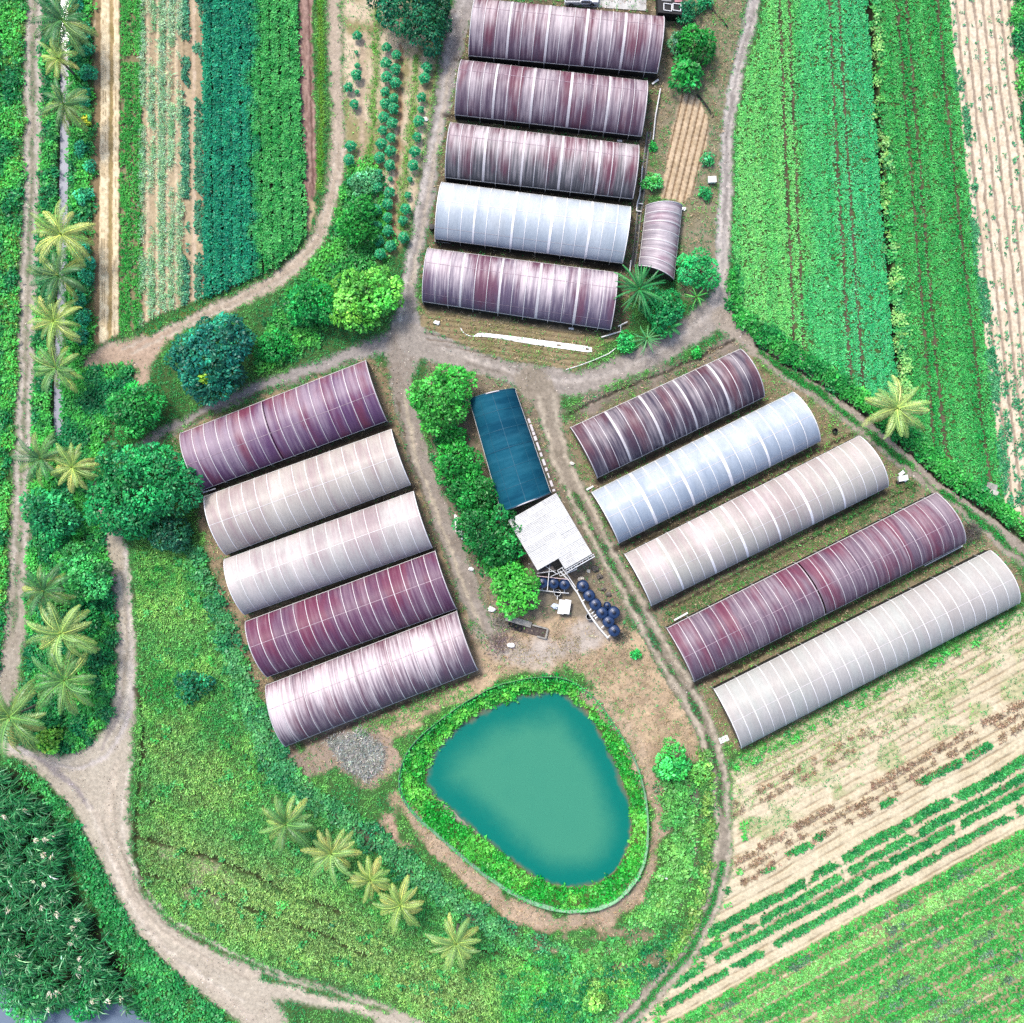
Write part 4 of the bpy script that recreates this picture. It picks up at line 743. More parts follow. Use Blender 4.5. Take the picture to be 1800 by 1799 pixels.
def palm(label, px, py, R, ht, c, tip, seed, nf=20, kind='palm', cat='palm', name='coconut_palm'):
    r = random.Random(seed); x, y, _ = wp(px, py, ht); gz = float(wz(x/M+900, 899.5-y/M)); t = thing(name, label, cat, (x, y, gz), 'palms on the farm' if cat == 'palm' else None)
    if not FR:
        for q, (dr, li, wi) in enumerate(((.35, 1.0, .72), (.75, .62, .82), (1.05, .3, .86), (1.25, .05, .8))): FR['palm', q] = frond_mesh('frond_%d' % q, 4.6, dr, li, wi, q)
        for q, (dr, li, wi) in enumerate(((.3, 1.0, .3), (.5, .55, .34), (.7, .25, .34), (.8, 0, .3))): FR['date', q] = frond_mesh('narrow_frond_%d' % q, 4.6, dr, li, wi, q+9, 36)
    t.rotation_euler = (r.uniform(-.05, .05), r.uniform(-.05, .05), 0)
    mb = MB(); k = ht; bend = r.uniform(-.25, .25); mb.tube([(x+bend*(1-s)**2, y-bend*.6*(1-s)**2, gz-.2+s*(ht+.1)) for s in (0, .25, .5, .75, 1)], [.26, .19, .16, .15, .17], 8); mb.build('trunk', plain('palm_bark', S(140, 128, 112), .9, .25, 5), t, True)
    g = MB(); g.lathe((x, y, gz+ht-.2), [(.01, -.3), (.2, -.2), (.26, .05), (.16, .4), (.03, .75)], 8); g.build('crown_shaft', plain('palm_heart', S(120, 140, 70), .8, .2), t, True)
    c = np.array(c, float); tip = np.array(tip, float); sc_ = R*M/3.75
    for i in range(nf):
        s = i/nf; q = 0 if s < .2 else 1 if s < .5 else 2 if s < .82 else 3; o = bpy.data.objects.new('frond', FR[kind, q]); C.objects.link(o); o.parent = t
        o.location = (0, 0, ht+.12-.2*s); o.rotation_euler = (r.uniform(-.5, .5), r.uniform(-.12, .12), i*2.39996+r.uniform(-.25, .25)); z = sc_*r.choice((r.uniform(.72, .95), r.uniform(.9, 1.12), r.uniform(.9, 1.12))); o.scale = (z, z*r.uniform(.85, 1.1), z)
        k = min(1, max(0, s*1.2-.2+r.uniform(-.35, .35))); cc = lin(c*(1-k)+tip*k)*KL*r.uniform(.62, 1.02); o.color = (*cc, 1)
    for q in range(r.choice((0, 1, 1, 2)) if kind == 'palm' and R > 30 else 0):
        o = bpy.data.objects.new('dead_frond', FR[kind, 3]); C.objects.link(o); o.parent = t; o.location = (0, 0, ht-.15); o.rotation_euler = (r.uniform(-.5, .5), .45, r.uniform(0, 6.28)); z = sc_*.85; o.scale = (z, z*.7, z); o.color = (*S(150, 116, 78, .5), 1)
    return t
DK, YL, MD, LT = ((62, 112, 66), (150, 160, 84)), ((132, 164, 84), (204, 198, 116)), ((88, 138, 74), (176, 178, 96)), ((120, 160, 88), (196, 196, 110))
PALMS = [
 ('dark green coconut palm nearest the top edge, beside the ditch', 110, 38, 50, 6, DK), ('small yellowing palm second from the top along the ditch', 106, 106, 34, 5, YL), ('dark green palm just above the open stretch of pale ditch water', 110, 182, 42, 6, DK),
 ('big yellowish palm just below the open ditch, overhanging the track', 106, 410, 48, 6, YL), ('dark drooping palm directly below the big yellowish one by the ditch', 106, 487, 46, 6, DK), ('pale yellow palm beside the track, level with the field corner', 92, 567, 44, 5.5, YL), ('green palm over the ditch end, beside the side-road dirt patch', 101, 648, 42, 5.5, MD),
 ('dark palm leaning over the track, touching a yellow palm', 72, 806, 42, 6, DK), ('yellow palm pressed against the huge round tree', 127, 822, 40, 6, YL), ('dark palm between the left track and the light green bushy tree', 77, 1040, 44, 6, DK),
 ('large light green palm with thick spreading fronds by the track end', 106, 1116, 54, 7, LT), ('large dark palm below the light green one by the track end', 112, 1200, 56, 7, ((84, 134, 72), (150, 165, 90))), ('broad palm cut off by the left edge above the road fork', 22, 1256, 60, 7, MD),
 ('dark green palm highest in the meadow row of five', 503, 1450, 46, 6, MD), ('light green palm second in the meadow row of five', 580, 1500, 42, 6, LT), ('small yellow palm in the middle of the meadow row', 650, 1549, 34, 5, YL), ('yellow green palm fourth in the meadow row, with one long upright frond', 702, 1590, 42, 5.5, YL), ('lowest palm of the meadow row, standing apart toward the bottom edge', 800, 1655, 44, 6, LT),
 ('large pale yellow palm alone at the edge of the upper right field', 1575, 721, 52, 6, ((138, 168, 92), (206, 206, 132)))]
def build_palms():
    for i, (lb, x, y, R, h, (c, tp)) in enumerate(PALMS): palm(lb, x, y, R, h, c, tp, i+3, 19+(i*5) % 5)
    palm('dense narrow leaved date palm beside the short mauve tunnel', 1121, 509, 42, 5, (30, 110, 58), (70, 150, 84), 40, 34, 'date', name='date_palm')
    palm('small spiky palm below the date palm by the road bend', 1138, 596, 24, 2.6, (60, 140, 84), (110, 170, 110), 41, 18, 'date', name='date_palm')
    palm('small bright spiky palm on the road corner below a round tree', 1226, 522, 20, 2.2, (60, 160, 70), (110, 190, 90), 42, 11, 'date', name='date_palm')
    palm('young broad leaved palm at the road edge between shrubs and bend', 1176, 577, 20, 2.4, (30, 140, 60), (60, 165, 80), 43, 9, 'palm', name='coconut_palm')

# ------------------------------------------------------------------ trees and bushes
TREES = [
 ('broadleaf_tree', 'large round dark blue green tree between the curved road and left greenhouses', 371, 632, 80, 7.5, (24, 100, 78), dict(lsize=.42, lobes=40, extra=[(-.05, -.5, .12, (150, 200, 60))])),
 ('mango_tree', 'bright yellow green tree beside the crossroads, left of the north track', 641, 523, 66, 6.5, (88, 168, 62), dict(lsize=.4, lobes=34)),
 ('broadleaf_tree', 'mid green tree left of the bright yellow green tree', 548, 533, 48, 5, (26, 128, 56), {}),
 ('broadleaf_tree', 'very dark green tree cut by the top edge left of the north track', 728, 18, 74, 6.2, (18, 88, 58), dict(lobes=34)),
 ('citrus_tree', 'glossy green round tree right of the topmost greenhouse', 1224, 80, 40, 4.5, (26, 120, 42), {}),
 ('citrus_tree', 'lighter green tree with long leaves above the small seed plot', 1206, 130, 32, 3.6, (40, 145, 62), dict(lsize=.5)),
 ('shrub', 'pale teal shrub between the topmost greenhouse and the glossy round tree', 1190, 76, 20, 2.2, (86, 160, 120), {}),
 ('shrub', 'dark green shrub at the top edge beside the little dark shed', 1208, 22, 22, 2.6, (24, 104, 66), {}),
 ('shrub', 'small green shrub at the top edge near the right road', 1238, 5, 14, 1.6, (36, 130, 80), {}),
 ('broadleaf_tree', 'medium fresh green tree beside the road right of the short tunnel', 1231, 475, 40, 4.5, (40, 150, 80), dict(lsize=.32)),
 ('broadleaf_tree', 'dense dark green tree below the short tunnel among the palms', 1163, 545, 42, 4.5, (24, 120, 60), dict(lsize=.34)),
 ('shrub', 'round green shrub beside the white pipe below the date palm', 1100, 603, 19, 2, (44, 160, 78), {}),
 ('shrub', 'tiny green bush on the bare strip above the right greenhouses', 1225, 622, 10, .9, (34, 145, 56), {}),
 ('broadleaf_tree', 'round leafy tree above the huge tree beside the lane to the left greenhouses', 239, 722, 54, 5.5, (34, 124, 54), {}),
 ('broadleaf_tree', 'huge round green tree beside the left row of greenhouses', 245, 858, 98, 8, (30, 126, 68), dict(lsize=.42, lob=1.3)),
 ('broadleaf_tree', 'small dark tree tucked under the lower right of the huge round tree', 300, 938, 38, 4, (32, 96, 66), {}),
 ('broadleaf_tree', 'green tree beside the left track, below the pair of touching palms', 90, 905, 52, 5.5, (40, 132, 76), dict(lsize=.42)),
 ('broadleaf_tree', 'light green bushy tree between two dirt tracks at the left', 150, 1010, 52, 5, (56, 150, 74), {}),
 ('shrub', 'dark undergrowth shrub below the light green bushy tree', 150, 1085, 34, 2.5, (26, 118, 58), {}),
 ('mango_tree', 'tall vivid green tree at the crossroads beside the blue shade house', 777, 700, 62, 7, (58, 152, 54), dict(lsize=.4, lobes=34)),
 ('broadleaf_tree', 'small green tree left of the blue shade house, upper of two', 804, 815, 42, 4.2, (34, 126, 46), {}),
 ('broadleaf_tree', 'small green tree left of the blue shade house, lower of two', 834, 864, 42, 4.4, (28, 116, 44), {}),
 ('broadleaf_tree', 'dark green tree overlapping the corrugated white roof', 866, 940, 64, 5.5, (24, 108, 46), dict(lobes=32)),
 ('mango_tree', 'bright round green tree beside the row of three tanks', 906, 1036, 50, 5, (66, 162, 58), dict(lsize=.38, lobes=30)),
 ('broadleaf_tree', 'bright green leafy tree right of the pond, beside the dirt path', 1180, 1338, 38, 3.6, (60, 168, 76), {}),
 ('shrub', 'yellowish shrub beside the field track right of the pond', 1230, 1360, 22, 1.8, (92, 162, 72), {}),
 ('shrub', 'dark round shrub in the meadow left of the greenhouses', 340, 1205, 34, 2.2, (22, 100, 62), {}),
 ('shrub', 'yellow green shrub near the bottom edge in the meadow', 1047, 1762, 24, 2.2, (104, 172, 76), {}),
 ('broadleaf_tree', 'low dark bush in the green strip between the vivid crossroads tree and blue house', 795, 768, 26, 2.6, (34, 132, 50), dict(lsize=.32)),
 ('shrub', 'fresh green bush overhanging the river in the lower left corner', 40, 1768, 46, 3, (70, 176, 98), {}),
 ('shrub', 'dark green bush on the river bank below the cane thicket', 150, 1766, 32, 2.4, (34, 140, 70), {}),
 ('shrub', 'yellow leaved shrub on the inside corner of the road fork', 86, 1300, 24, 2, (112, 178, 60), dict(lsize=.42)),
 ('shrub', 'green shrub between the broad cut off palm and the yellow shrub', 85, 1262, 24, 2, (40, 130, 66), {}),
 ('shrub', 'feathery green shrub left of the small seed plot', 1147, 320, 17, 1.8, (70, 170, 84), {}),
 ('shrub', 'low green shrub between seed plot and right road, upper of two', 1244, 280, 12, 1.2, (50, 150, 84), {}),
 ('shrub', 'low green shrub below the white box by the right road', 1240, 340, 12, 1.2, (34, 140, 74), {}),
 ('shrub', 'tiny dark green shrub beside the concrete drain', 1148, 258, 8, .8, (34, 140, 60), {}),
 ('broadleaf_tree', 'dark green bushy tree at the left of the orchard rows', 632, 392, 42, 4, (34, 124, 46), {}),
 ('shrub', 'pale green spreading shrub above the dark bushy orchard tree', 640, 322, 28, 2, (84, 165, 110), {}),
 ('shrub', 'leafy shrub in the weeds right of the round dark tree', 480, 610, 34, 2.4, (30, 132, 54), {}),
 ('shrub', 'bright shrub right of the tanks beside the south track', 1118, 1150, 9, .9, (44, 160, 70), {}),
]
DITCHB = [(148, 55, 15), (152, 88, 13), (155, 128, 17), (148, 165, 12), (147, 178, 10), (142, 262, 13), (158, 292, 11), (147, 345, 17), (143, 438, 15), (158, 462, 11), (152, 486, 15), (140, 525, 14), (146, 560, 15), (143, 592, 14), (136, 8, 14)]
ORD = ['first', 'second', 'third', 'fourth', 'fifth', 'sixth', 'seventh', 'eighth', 'ninth', 'tenth', 'eleventh', 'twelfth', 'thirteenth', 'fourteenth', 'fifteenth', 'sixteenth', 'seventeenth', 'eighteenth', 'nineteenth', 'twentieth']
def build_trees():
    for i, (nm, lb, x, y, R, h, c, k) in enumerate(TREES): tree(nm, lb, 'tree' if nm.endswith('tree') else 'shrub', x, y, R, h, c, i+100, **{**dict(lobes=18 if R < 30 else 26, lsize=.28 if R < 30 else .36, dens=34 if R < 30 else 26), **k})
    for i, (x, y, R) in enumerate(sorted(DITCHB, key=lambda q: q[1])): tree('shrub', 'blue green bush between ditch and sandy beds, %s from the top' % ORD[i], 'shrub', x, y, R, 1.6, (44, 148, 104), i+300, lobes=10, lsize=.26, dens=40, group='bushes along the ditch')
    tree('shrub', 'flowering bush dotted yellow beside the ditch bushes', 'shrub', 149, 213, 13, 1.3, (70, 160, 80), 330, lobes=8, dens=40, extra=[(.1, .2, .5, (220, 220, 60)), (.5, -.4, .3, (200, 215, 70))])

# young fruit trees in rows: one mesh of each size shared by its copies
def build_orchard():
    def proto(label, R, seed, loc):
        t = thing('young_fruit_tree', label, 'young tree', loc, 'young fruit trees in rows'); r = np.random.RandomState(seed); k = 14; n = k*7
        a0 = np.repeat(np.arange(k)*2.4+r.rand(k)*.5, 7); rad = np.repeat(R*(.02+.98*np.sqrt((np.arange(k)+.2)/k)), 7); zz = np.repeat(1.5-.6*((np.arange(k)+.5)/k), 7)
        b = np.stack([np.cos(a0)*rad*.62, np.sin(a0)*rad*.62, zz], -1)+np.array(loc); a = a0+np.tile(np.linspace(-1.9, 1.9, 7), k)
        leaves('crown', b, a, -.1+r.randn(n)*.2, np.full(n, .36)*R/.8, np.full(n, .17)*R/.8, jit(np.tile(S(36, 142, 92, KL), (n, 1)), n, .28), parent=t, droop=.15)
        mb = MB(); x, y, z = loc; mb.tube([(x, y, z-.1), (x, y, z+.8), (x, y, z+1.45)], [.07, .06, .04], 6); mb.build('stem', plain('papaya_stem', S(130, 130, 100), .8, .2), t); return t
    P = None; rows = [
     ('left double', [(679, 82), (678, 110), (679, 135), (677, 160), (677, 182), (674, 206), (672, 228), (670, 252), (667, 276), (664, 304), (662, 328), (661, 368), (662, 396), (665, 422), (668, 446)]),
     ('right double', [(696, 95), (695, 121), (695, 145), (692, 171), (691, 190), (689, 216), (687, 241), (686, 265), (685, 290), (685, 312), (684, 338), (681, 358), (681, 381), (682, 405), (686, 432)]),
     ('roadside', [(753, 91), (750, 118), (746, 137), (741, 170), (739, 190), (736, 213), (733, 240), (729, 266), (726, 290), (720, 313), (716, 341), (713, 367), (708, 387), (709, 417)]),
     ('sparse left', [(627, 61), (625, 88), (627, 112), (612, 152), (626, 131), (626, 158), (622, 182), (616, 256), (613, 280)])]
    szs = {('sparse left', 1): .35, ('sparse left', 2): .5, ('sparse left', 5): .4, ('roadside', 9): .5, ('roadside', 10): .6, ('right double', 9): .45, ('roadside', 4): .6}
    first = {}
    for rn, pts in rows:
        for i, (x, y) in enumerate(pts):
            R = szs.get((rn, i), .95 if (i*7) % 3 else .82); lb = 'young bushy fruit tree, %s from the top of the %s row' % (ORD[i], rn); w = wp(x, y, 1.2); loc = (w[0], w[1], float(wz(x, y)))
            v = (i*5+len(rn)) % 3
            if v not in first: first[v] = (proto(lb, .9, v, loc), loc); t = first[v][0]; t.scale = (R/.9,)*3; continue
            o = first[v][0].copy(); C.objects.link(o); o.location = loc; o.rotation_euler = (0, 0, i*1.3); o.scale = (R/.9,)*3; o['label'] = lb
            for ch in first[v][0].children: q = ch.copy(); C.objects.link(q); q.parent = o
# ------------------------------------------------------------------ yard: shed, tanks, pipes, odds and ends
WHITE = plain('white_paint', S(238, 238, 236, .62), .5, .08); STEEL = plain('white_steel', S(226, 228, 230, .6), .45, .1, 4); CONC = plain('concrete', S(176, 172, 164), .9, .25, 2.5, bump=.4)
DARK = plain('dark_metal', S(48, 46, 44), .7, .3); RUBBER = plain('black_plastic', S(30, 31, 36), .5, .2); WOOD = plain('grey_timber', S(190, 180, 168), .8, .25, 3)
def build_shed():
    zr = 3.4; O = Vector(wp(977.5, 867, zr)); A = Vector(wp(893, 915.5, zr)); B = Vector(wp(1040, 972.5, zr)); e1 = A-O; e2 = B-O
    c = O+e1*.5+e2*.5; t = thing('corrugated_shed', 'flat white corrugated shed with a stepped corner below the dark blue shade house', 'shed', (c.x, c.y, 0)); r = random.Random(8)
    L1, L2 = e1.length, e2.length; u1, u2 = e1.normalized(), e2.normalized(); rows = 11
    for i in range(rows):
        s0, s1 = i/rows, (i+1)/rows+.012; cuts = [0, .31+.05*(i % 2), .62, 1.0] if s0 < .8 else [0, .31, .565]
        for j, (a, b) in enumerate(zip(cuts[:-1], cuts[1:])):
            b2 = b+.01*(j < len(cuts)-2); mb = MB(); nn = 10; v = []; f = []; dz = .012*((i+j) % 2)+r.uniform(0, .03)+.02*i/rows*0
            for k in range(nn+1):
                q = s0+(s1-s0)*k/nn; z = dz+(.035 if k % 2 else 0)+.22*(1-abs(q-.45))
                for w in (a, b2): p = O+e1*w+e2*q; v.append((p.x, p.y, zr+z+r.uniform(-.004, .004)+(.015 if w == a else 0)))
            for k in range(nn): f.append((2*k, 2*k+1, 2*k+3, 2*k+2))
            mb.add(v, f); g = r.choice((222, 230, 236, 226, 240)); mb.build('roof_sheet', plain('zinc_%d' % g, S(g, g, g-3, .43), .5, .1, 2.2), t)
    for a, b in ((.02, .02), (.98, .02), (.02, .98), (.55, .98), (.98, .8), (.5, .5)):
        p = O+e1*a+e2*b; mb = MB(); mb.tube([(p.x, p.y, -.1), (p.x, p.y, zr)], .08, 6); mb.build('post', STEEL, t)
    # white truss along the south end
    mb = MB(); p, q = O+e1*.56+e2*1.03, O-e1*.02+e2*1.03; h = Vector((0, 0, -.1)); mb.tube([p+h, q+h], .06); mb.tube([p+e2*.035+h, q+e2*.035+h], .06); 
    for k in range(11): a = p.lerp(q, k/10)+h; mb.tube([a, a+e2*.035+u1*.12*(-1)**k], .035)
    mb.build('truss', STEEL, t)
    mb = MB(); g = [Vector(wp(*x, 2.3)) for x in ((1010, 985), (1014, 1001), (985, 1013), (980, 1003))]
    for i in range(4): mb.tube([g[i], g[(i+1) % 4]], .05)
    for k in range(1, 6): mb.tube([g[0].lerp(g[3], k/9), g[1].lerp(g[2], k/9)], .03)
    mb.build('ladder_rack', STEEL, t)
    # low dark lean-to in the notch
    t2 = thing('lean_to', 'dark rusty ribbed lean-to roof in the stepped corner of the white shed', 'lean-to', (*wp(950, 998, 0)[:2], 0)); z = 2.5
    q = [Vector(wp(*x, z)) for x in ((930, 992), (959, 975), (976, 1003), (944, 1012))]; v = []; f = []; nn = 24
    for k in range(nn+1):
        a = q[0].lerp(q[3], k/nn); b = q[1].lerp(q[2], k/nn); d = .05 if k % 2 else 0; v += [(a.x, a.y, z-.1+d), (b.x, b.y, z+.15+d)]
    for k in range(nn): f.append((2*k, 2*k+2, 2*k+3, 2*k+1))
    mb = MB(); mb.add(v, f); mb.build('roof', plain('rusty_sheet', S(88, 80, 76), .6, .5, 2), t2)
    mb = MB()
    for p in q: mb.tube([(p.x, p.y, -.1), (p.x, p.y, z-.1)], .05)
    mb.build('frame', STEEL, t2)
    mb = MB(); P_ = lambda x, y, zz=2.75: Vector(wp(x, y, zz))
    mb.tube([P_(945, 986), P_(980, 1010)], .04); mb.tube([P_(968, 1014), P_(992, 1003)], .04); mb.tube([P_(944, 1008), P_(976, 1004)], .035); mb.build('brace', STEEL, t2)
    # bits hanging about
    t3 = thing('garden_tool', 'short red handled tool lying by the south end of the white shed', 'tool', (*wp(1023, 990)[:2], .9)); mb = MB(); mb.tube([wp(1020, 986, .9), wp(1024, 992, .9)], .07); mb.build('handle', plain('red_paint', S(200, 30, 36), .5), t3); mb = MB(); mb.tube([wp(1024, 992, .9), wp(1027, 997, .85)], .05); mb.build('shaft', WOOD, t3)
TANKM = plain('blue_plastic', S(26, 52, 92, .62), .38, .12, 2, spec=.5)
def build_tanks():
    def tank(x, y, R, h, label, grp):
        zc = h; p = wp(x, y, zc); z0 = .25; t = thing('water_tank', label, 'water tank', (p[0], p[1], 0), grp); c = (p[0], p[1], 0); n = 24
        mb = MB(); mb.lathe(c, [(R*.96, z0), (R, z0+.1), (R, z0+h*.3), (R*.975, z0+h*.33), (R, z0+h*.36), (R, z0+h*.62), (R*.975, z0+h*.65), (R, z0+h*.68), (R*.99, z0+h*.8), (R*.9, z0+h*.87), (R*.84, z0+h*.885), (R*.8, z0+h*.905), (R*.62, z0+h*.955), (R*.58, z0+h*.95), (R*.54, z0+h*.965), (R*.3, z0+h), (.01, z0+h)], n); mb.build('tank_body', TANKM, t, True)
        mb = MB(); mb.lathe(c, [(R*.3, z0+h-.02), (R*.3, z0+h+.07), (R*.26, z0+h+.1), (.01, z0+h+.11)], 16); mb.build('lid', plain('tank_lid', S(20, 30, 52), .45), t, True)
        mb = MB(); mb.lathe(c, [(.01, -.1), (R*1.02, -.1), (R*1.02, z0), (.01, z0)], 16); mb.build('plinth', CONC, t)
        mb = MB()
        for k in range(12):
            a = k*math.pi/6+.2; mb.tube([(c[0]+R*.34*math.cos(a), c[1]+R*.34*math.sin(a), z0+h*.99), (c[0]+R*.8*math.cos(a), c[1]+R*.8*math.sin(a), z0+h*.905)], .025, 4)
        mb.build('rib', TANKM, t)
    for i, x in enumerate((954, 973.5, 992.5)): tank(x, (1025, 1026, 1028)[i], .76, 1.8, 'dark blue tank in the short row under the shed, %s from the left' % ORD[i], 'dark blue water tanks')
    for i, (x, y) in enumerate(((1025, 1031), (1036, 1047.5), (1047, 1063), (1058.5, 1078), (1070, 1093.5), (1080, 1109.5))): tank(x, y, .84, 1.9, 'dark blue tank in the slanting line along the white pipe, %s from the top' % ORD[i], 'dark blue water tanks')
    tank(1079.5, 1077.5, .86, 1.9, 'dark blue tank standing alone to the right of the slanting line', 'dark blue water tanks'); tank(1068, 1065, .5, 1.3, 'smallest dark blue tank, squeezed between two big ones', 'dark blue water tanks')
    for lb, x, y, R in (('round black open basin below the three tanks', 980, 1042.5, .46), ('round black open basin left of the slanting white pipe', 1036, 1084, .46)):
        p = wp(x, y, .8); t = thing('round_basin', lb, 'basin', (p[0], p[1], 0)); mb = MB(); mb.lathe((p[0], p[1], 0), [(R*.7, .0), (R, .15), (R, .85), (R+.04, .88), (R-.04, .88), (R-.06, .2), (.01, .18)], 18); mb.build('tub', RUBBER, t, True)
        mb = MB(); mb.tube([(p[0]+R*math.cos(k*.3927), p[1]+R*math.sin(k*.3927), .9) for k in range(17)], .04, 5); mb.build('rim', PIPE, t)
    # pipe runs
    def pipe(label, pts, r, stubs=(), sr=.07, z=.8, m=WHITE, legs=True):
        w = [Vector(wp(*p, z)) for p in pts]; c = w[0]; t = thing('water_pipe', label, 'pipe', (c.x, c.y, 0)); mb = MB(); mb.tube(w, r, 8); mb.build('main_pipe', m, t)
        for a, b in stubs: mb = MB(); mb.tube([wp(*a, z), wp(*b, z)], sr, 8); mb.build('branch_pipe', m, t)
        if legs:
            mb = MB()
            for a, b in zip(w[:-1], w[1:]):
                for k in range(3): q = a.lerp(b, k/3); mb.tube([(q.x, q.y, -.2), (q.x, q.y, z)], .04, 5)
            mb.build('support', PIPE, t)
    pipe('long white pipe feeding the slanting line of tanks', [(984, 1004), (998, 1019), (1015, 1042), (1030, 1070), (1040, 1086), (1054, 1105), (1069, 1122)], .13, [((1013, 1040), (1018, 1036)), ((1024, 1057), (1030, 1053)), ((1036, 1074), (1041, 1069)), ((1040, 1079), (1046, 1074)), ((1043, 1084), (1049, 1080)), ((1046, 1088), (1051, 1084)), ((1057, 1104), (1063, 1099)), ((1067, 1121), (1074, 1116))], .09)
    pipe('thin white pipe parallel to the long tank feeding pipe', [(988, 999), (1000, 1015), (1012, 1033)], .07, z=1.4)
    pipe('white pipe along the feet of the three tanks', [(945, 1037), (968, 1040), (985, 1042), (1000, 1043)], .08, [((953, 1038), (953, 1033)), ((973, 1040), (973, 1035)), ((992, 1042), (992, 1037)), ((980, 1047), (979.5, 1054))], .07)
    pipe('white upright frame pipe crossing over the three tanks', [(962, 1038), (967, 988)], .05, z=2.6); pipe('pale pink pipe rail above the three tanks', [(945, 1013), (1000, 1019)], .045, z=2.3, m=plain('faded_pink', S(214, 190, 190, .7)))
    pipe('white bent water pipe right of the lowest upper greenhouse', [(1057, 593), (1091, 583), (1091, 571)], .1, [((1086, 574), (1103, 566))], .1, .5); pipe('white pipe rail beside the second upper greenhouse', [(1161, 156), (1157, 178), (1152, 205), (1148, 246)], .09, z=.6)
    pipe('white pipe beside the drain at the third upper greenhouse', [(1129, 292), (1127, 320), (1124, 345), (1120, 358), (1119, 371)], .09, [((1119, 371), (1128, 372)), ((1122, 358), (1130, 359))], .08, .4); pipe('white standpipe post by the lowest upper greenhouse', [(1107, 478), (1109, 458)], .08, z=.8)
    pipe('white curved hose along the road edge below the lowest upper greenhouse', [(995, 650), (1015, 644), (1045, 633), (1070, 622), (1083, 612)], .07, z=.1, legs=False); pipe('short white pipe beside the scrub right of the pond', [(1155, 1537), (1173, 1545)], .13, z=.3)
    pipe('white tie rod at the end of the gap between left greenhouses', [(357, 866), (379, 859)], .1, z=1.2)
    pipe('long white edging pipe under the fourth right greenhouse', [(1625, 995), (1692, 960)], .09, z=.35, legs=False)
def build_yard():
    def boxy(name, label, cat, x, y, sx, sy, h, rz, m, z0=0.):
        p = wp(x, y, h); t = thing(name, label, cat, (p[0], p[1], 0)); mb = MB(); mb.box((p[0], p[1], z0+h/2), sx, sy, h, rz); b = mb.build('body', m, t); return t, p
    t, p = boxy('pump_box', 'small white box beside the right road above a low shrub', 'box', 1252, 315.5, 1.0, .72, .8, .05, WHITE); mb = MB(); mb.box((p[0], p[1], .83), 1.14, .86, .06, .05); mb.build('lid', WHITE, t)
    t, p = boxy('white_sign_board', 'white rectangular board lying by the corner of the longest greenhouse', 'board', 1272.5, 1300, 1.35, .82, .12, .4, WHITE); mb = MB(); mb.box((p[0]-.35, p[1]-.05, .135), .12, .1, .03, .4); mb.box((p[0]-.25, p[1]-.26, .135), .2, .08, .03, .4); mb.build('hole_plate', DARK, t)
    t, p = boxy('culvert_slab', 'whitish concrete slab bridging the ditch at the field edge', 'slab', 1743, 874, 1.15, 2.3, .22, -.55, plain('pale_concrete', S(216, 210, 200), .85, .12, 3)); mb = MB(); mb.box((p[0]+.1, p[1]+1.5, .1), 1.5, .8, .25, -.3); mb.build('end_slab', CONC, t)
    t, p = boxy('white_lid_cabinet', 'pale panel roofed pump cabinet below the three tanks', 'cabinet', 992, 1067, 1.45, 1.7, 1.0, -.16, CONC); mb = MB()
    for k in range(2): mb.box((p[0]-.4+.8*k, p[1], 1.03+.02*k), .86, 2.0, .05, -.16)
    mb.build('roof_panel', WHITE, t)
    # boards beside the lane
    t = thing('board_stack', 'small pile of white boards on the lane edge left of the trees', 'boards', (*wp(806, 925)[:2], 0)); r = random.Random(4)
    for k in range(5): mb = MB(); p = wp(801+k*2.4, 920+k*2.6); mb.box((p[0], p[1], .1+.06*k), .24, 2.3+r.random()*.8, .05, .16+r.uniform(-.1, .1)); mb.build('board', WHITE, t)
    # torn mulch sheet
    t = thing('plastic_sheet', 'long white plastic strip with torn holes below the lowest upper greenhouse', 'plastic sheet', (*wp(930, 604)[:2], 0)); top = [(809, 577), (813, 584), (822, 589), (832, 591), (843, 586), (870, 588), (920, 594), (980, 602), (1030, 609), (1040, 612)]; bot = [(811, 578), (817, 587), (824, 591), (834, 592), (850, 592.5), (872, 595), (920, 603), (978, 612), (1028, 619), (1041, 619)]
    a = smooth(top, 8); b = smooth(bot, 8); v = []; f = []
    for i in range(len(a)):
        for k in range(4): q = a[i]*(1-k/3)+b[i]*k/3; v.append((*wp(*q)[:2], float(wz(*q))+.1+.06*math.sin(i*.9)*(k in (1, 2))+r.uniform(0, .03)))
    n = len(a)
    for i in range(n-1):
        for k in range(3):
            if i > 36 and k == 1 and r.random() < .16: continue
            f.append((i*4+k, i*4+k+1, i*4+k+5, i*4+k+4))
    mb = MB(); mb.add(v, f); mb.build('sheet', plain('white_film', S(240, 240, 240, .8), .4, .08, 3), t, True)
    # litter
    def bag(label, x, y, s, seed, c=(236, 234, 232), nm='plastic_bag', cat='bag'):
        rr = np.random.RandomState(seed); m, _ = None, None; mb = MB(); v = []; f = []; p = wp(x, y); z0 = float(wz(x, y)); nr, ns = 5, 10
        for i in range(nr):
            th = math.pi*(i+.5)/nr/1.0
            for k in range(ns): q = s*(.7+.6*rr.rand()); v.append((p[0]+q*math.sin(th)*math.cos(6.283*k/ns), p[1]+q*.7*math.sin(th)*math.sin(6.283*k/ns), z0+.03+s*.45*(1+math.cos(th))*(.7+.5*rr.rand())))
        for i in range(nr-1):
            for k in range(ns): f.append((i*ns+k, (i+1)*ns+k, (i+1)*ns+(k+1) % ns, i*ns+(k+1) % ns))
        f.append(tuple(range(ns))); mb.add(v, f); tag(mb.build(nm, plain('bag_%d_%d_%d' % c, S(*c, .75), .5, .15, 4)), label, cat, None)
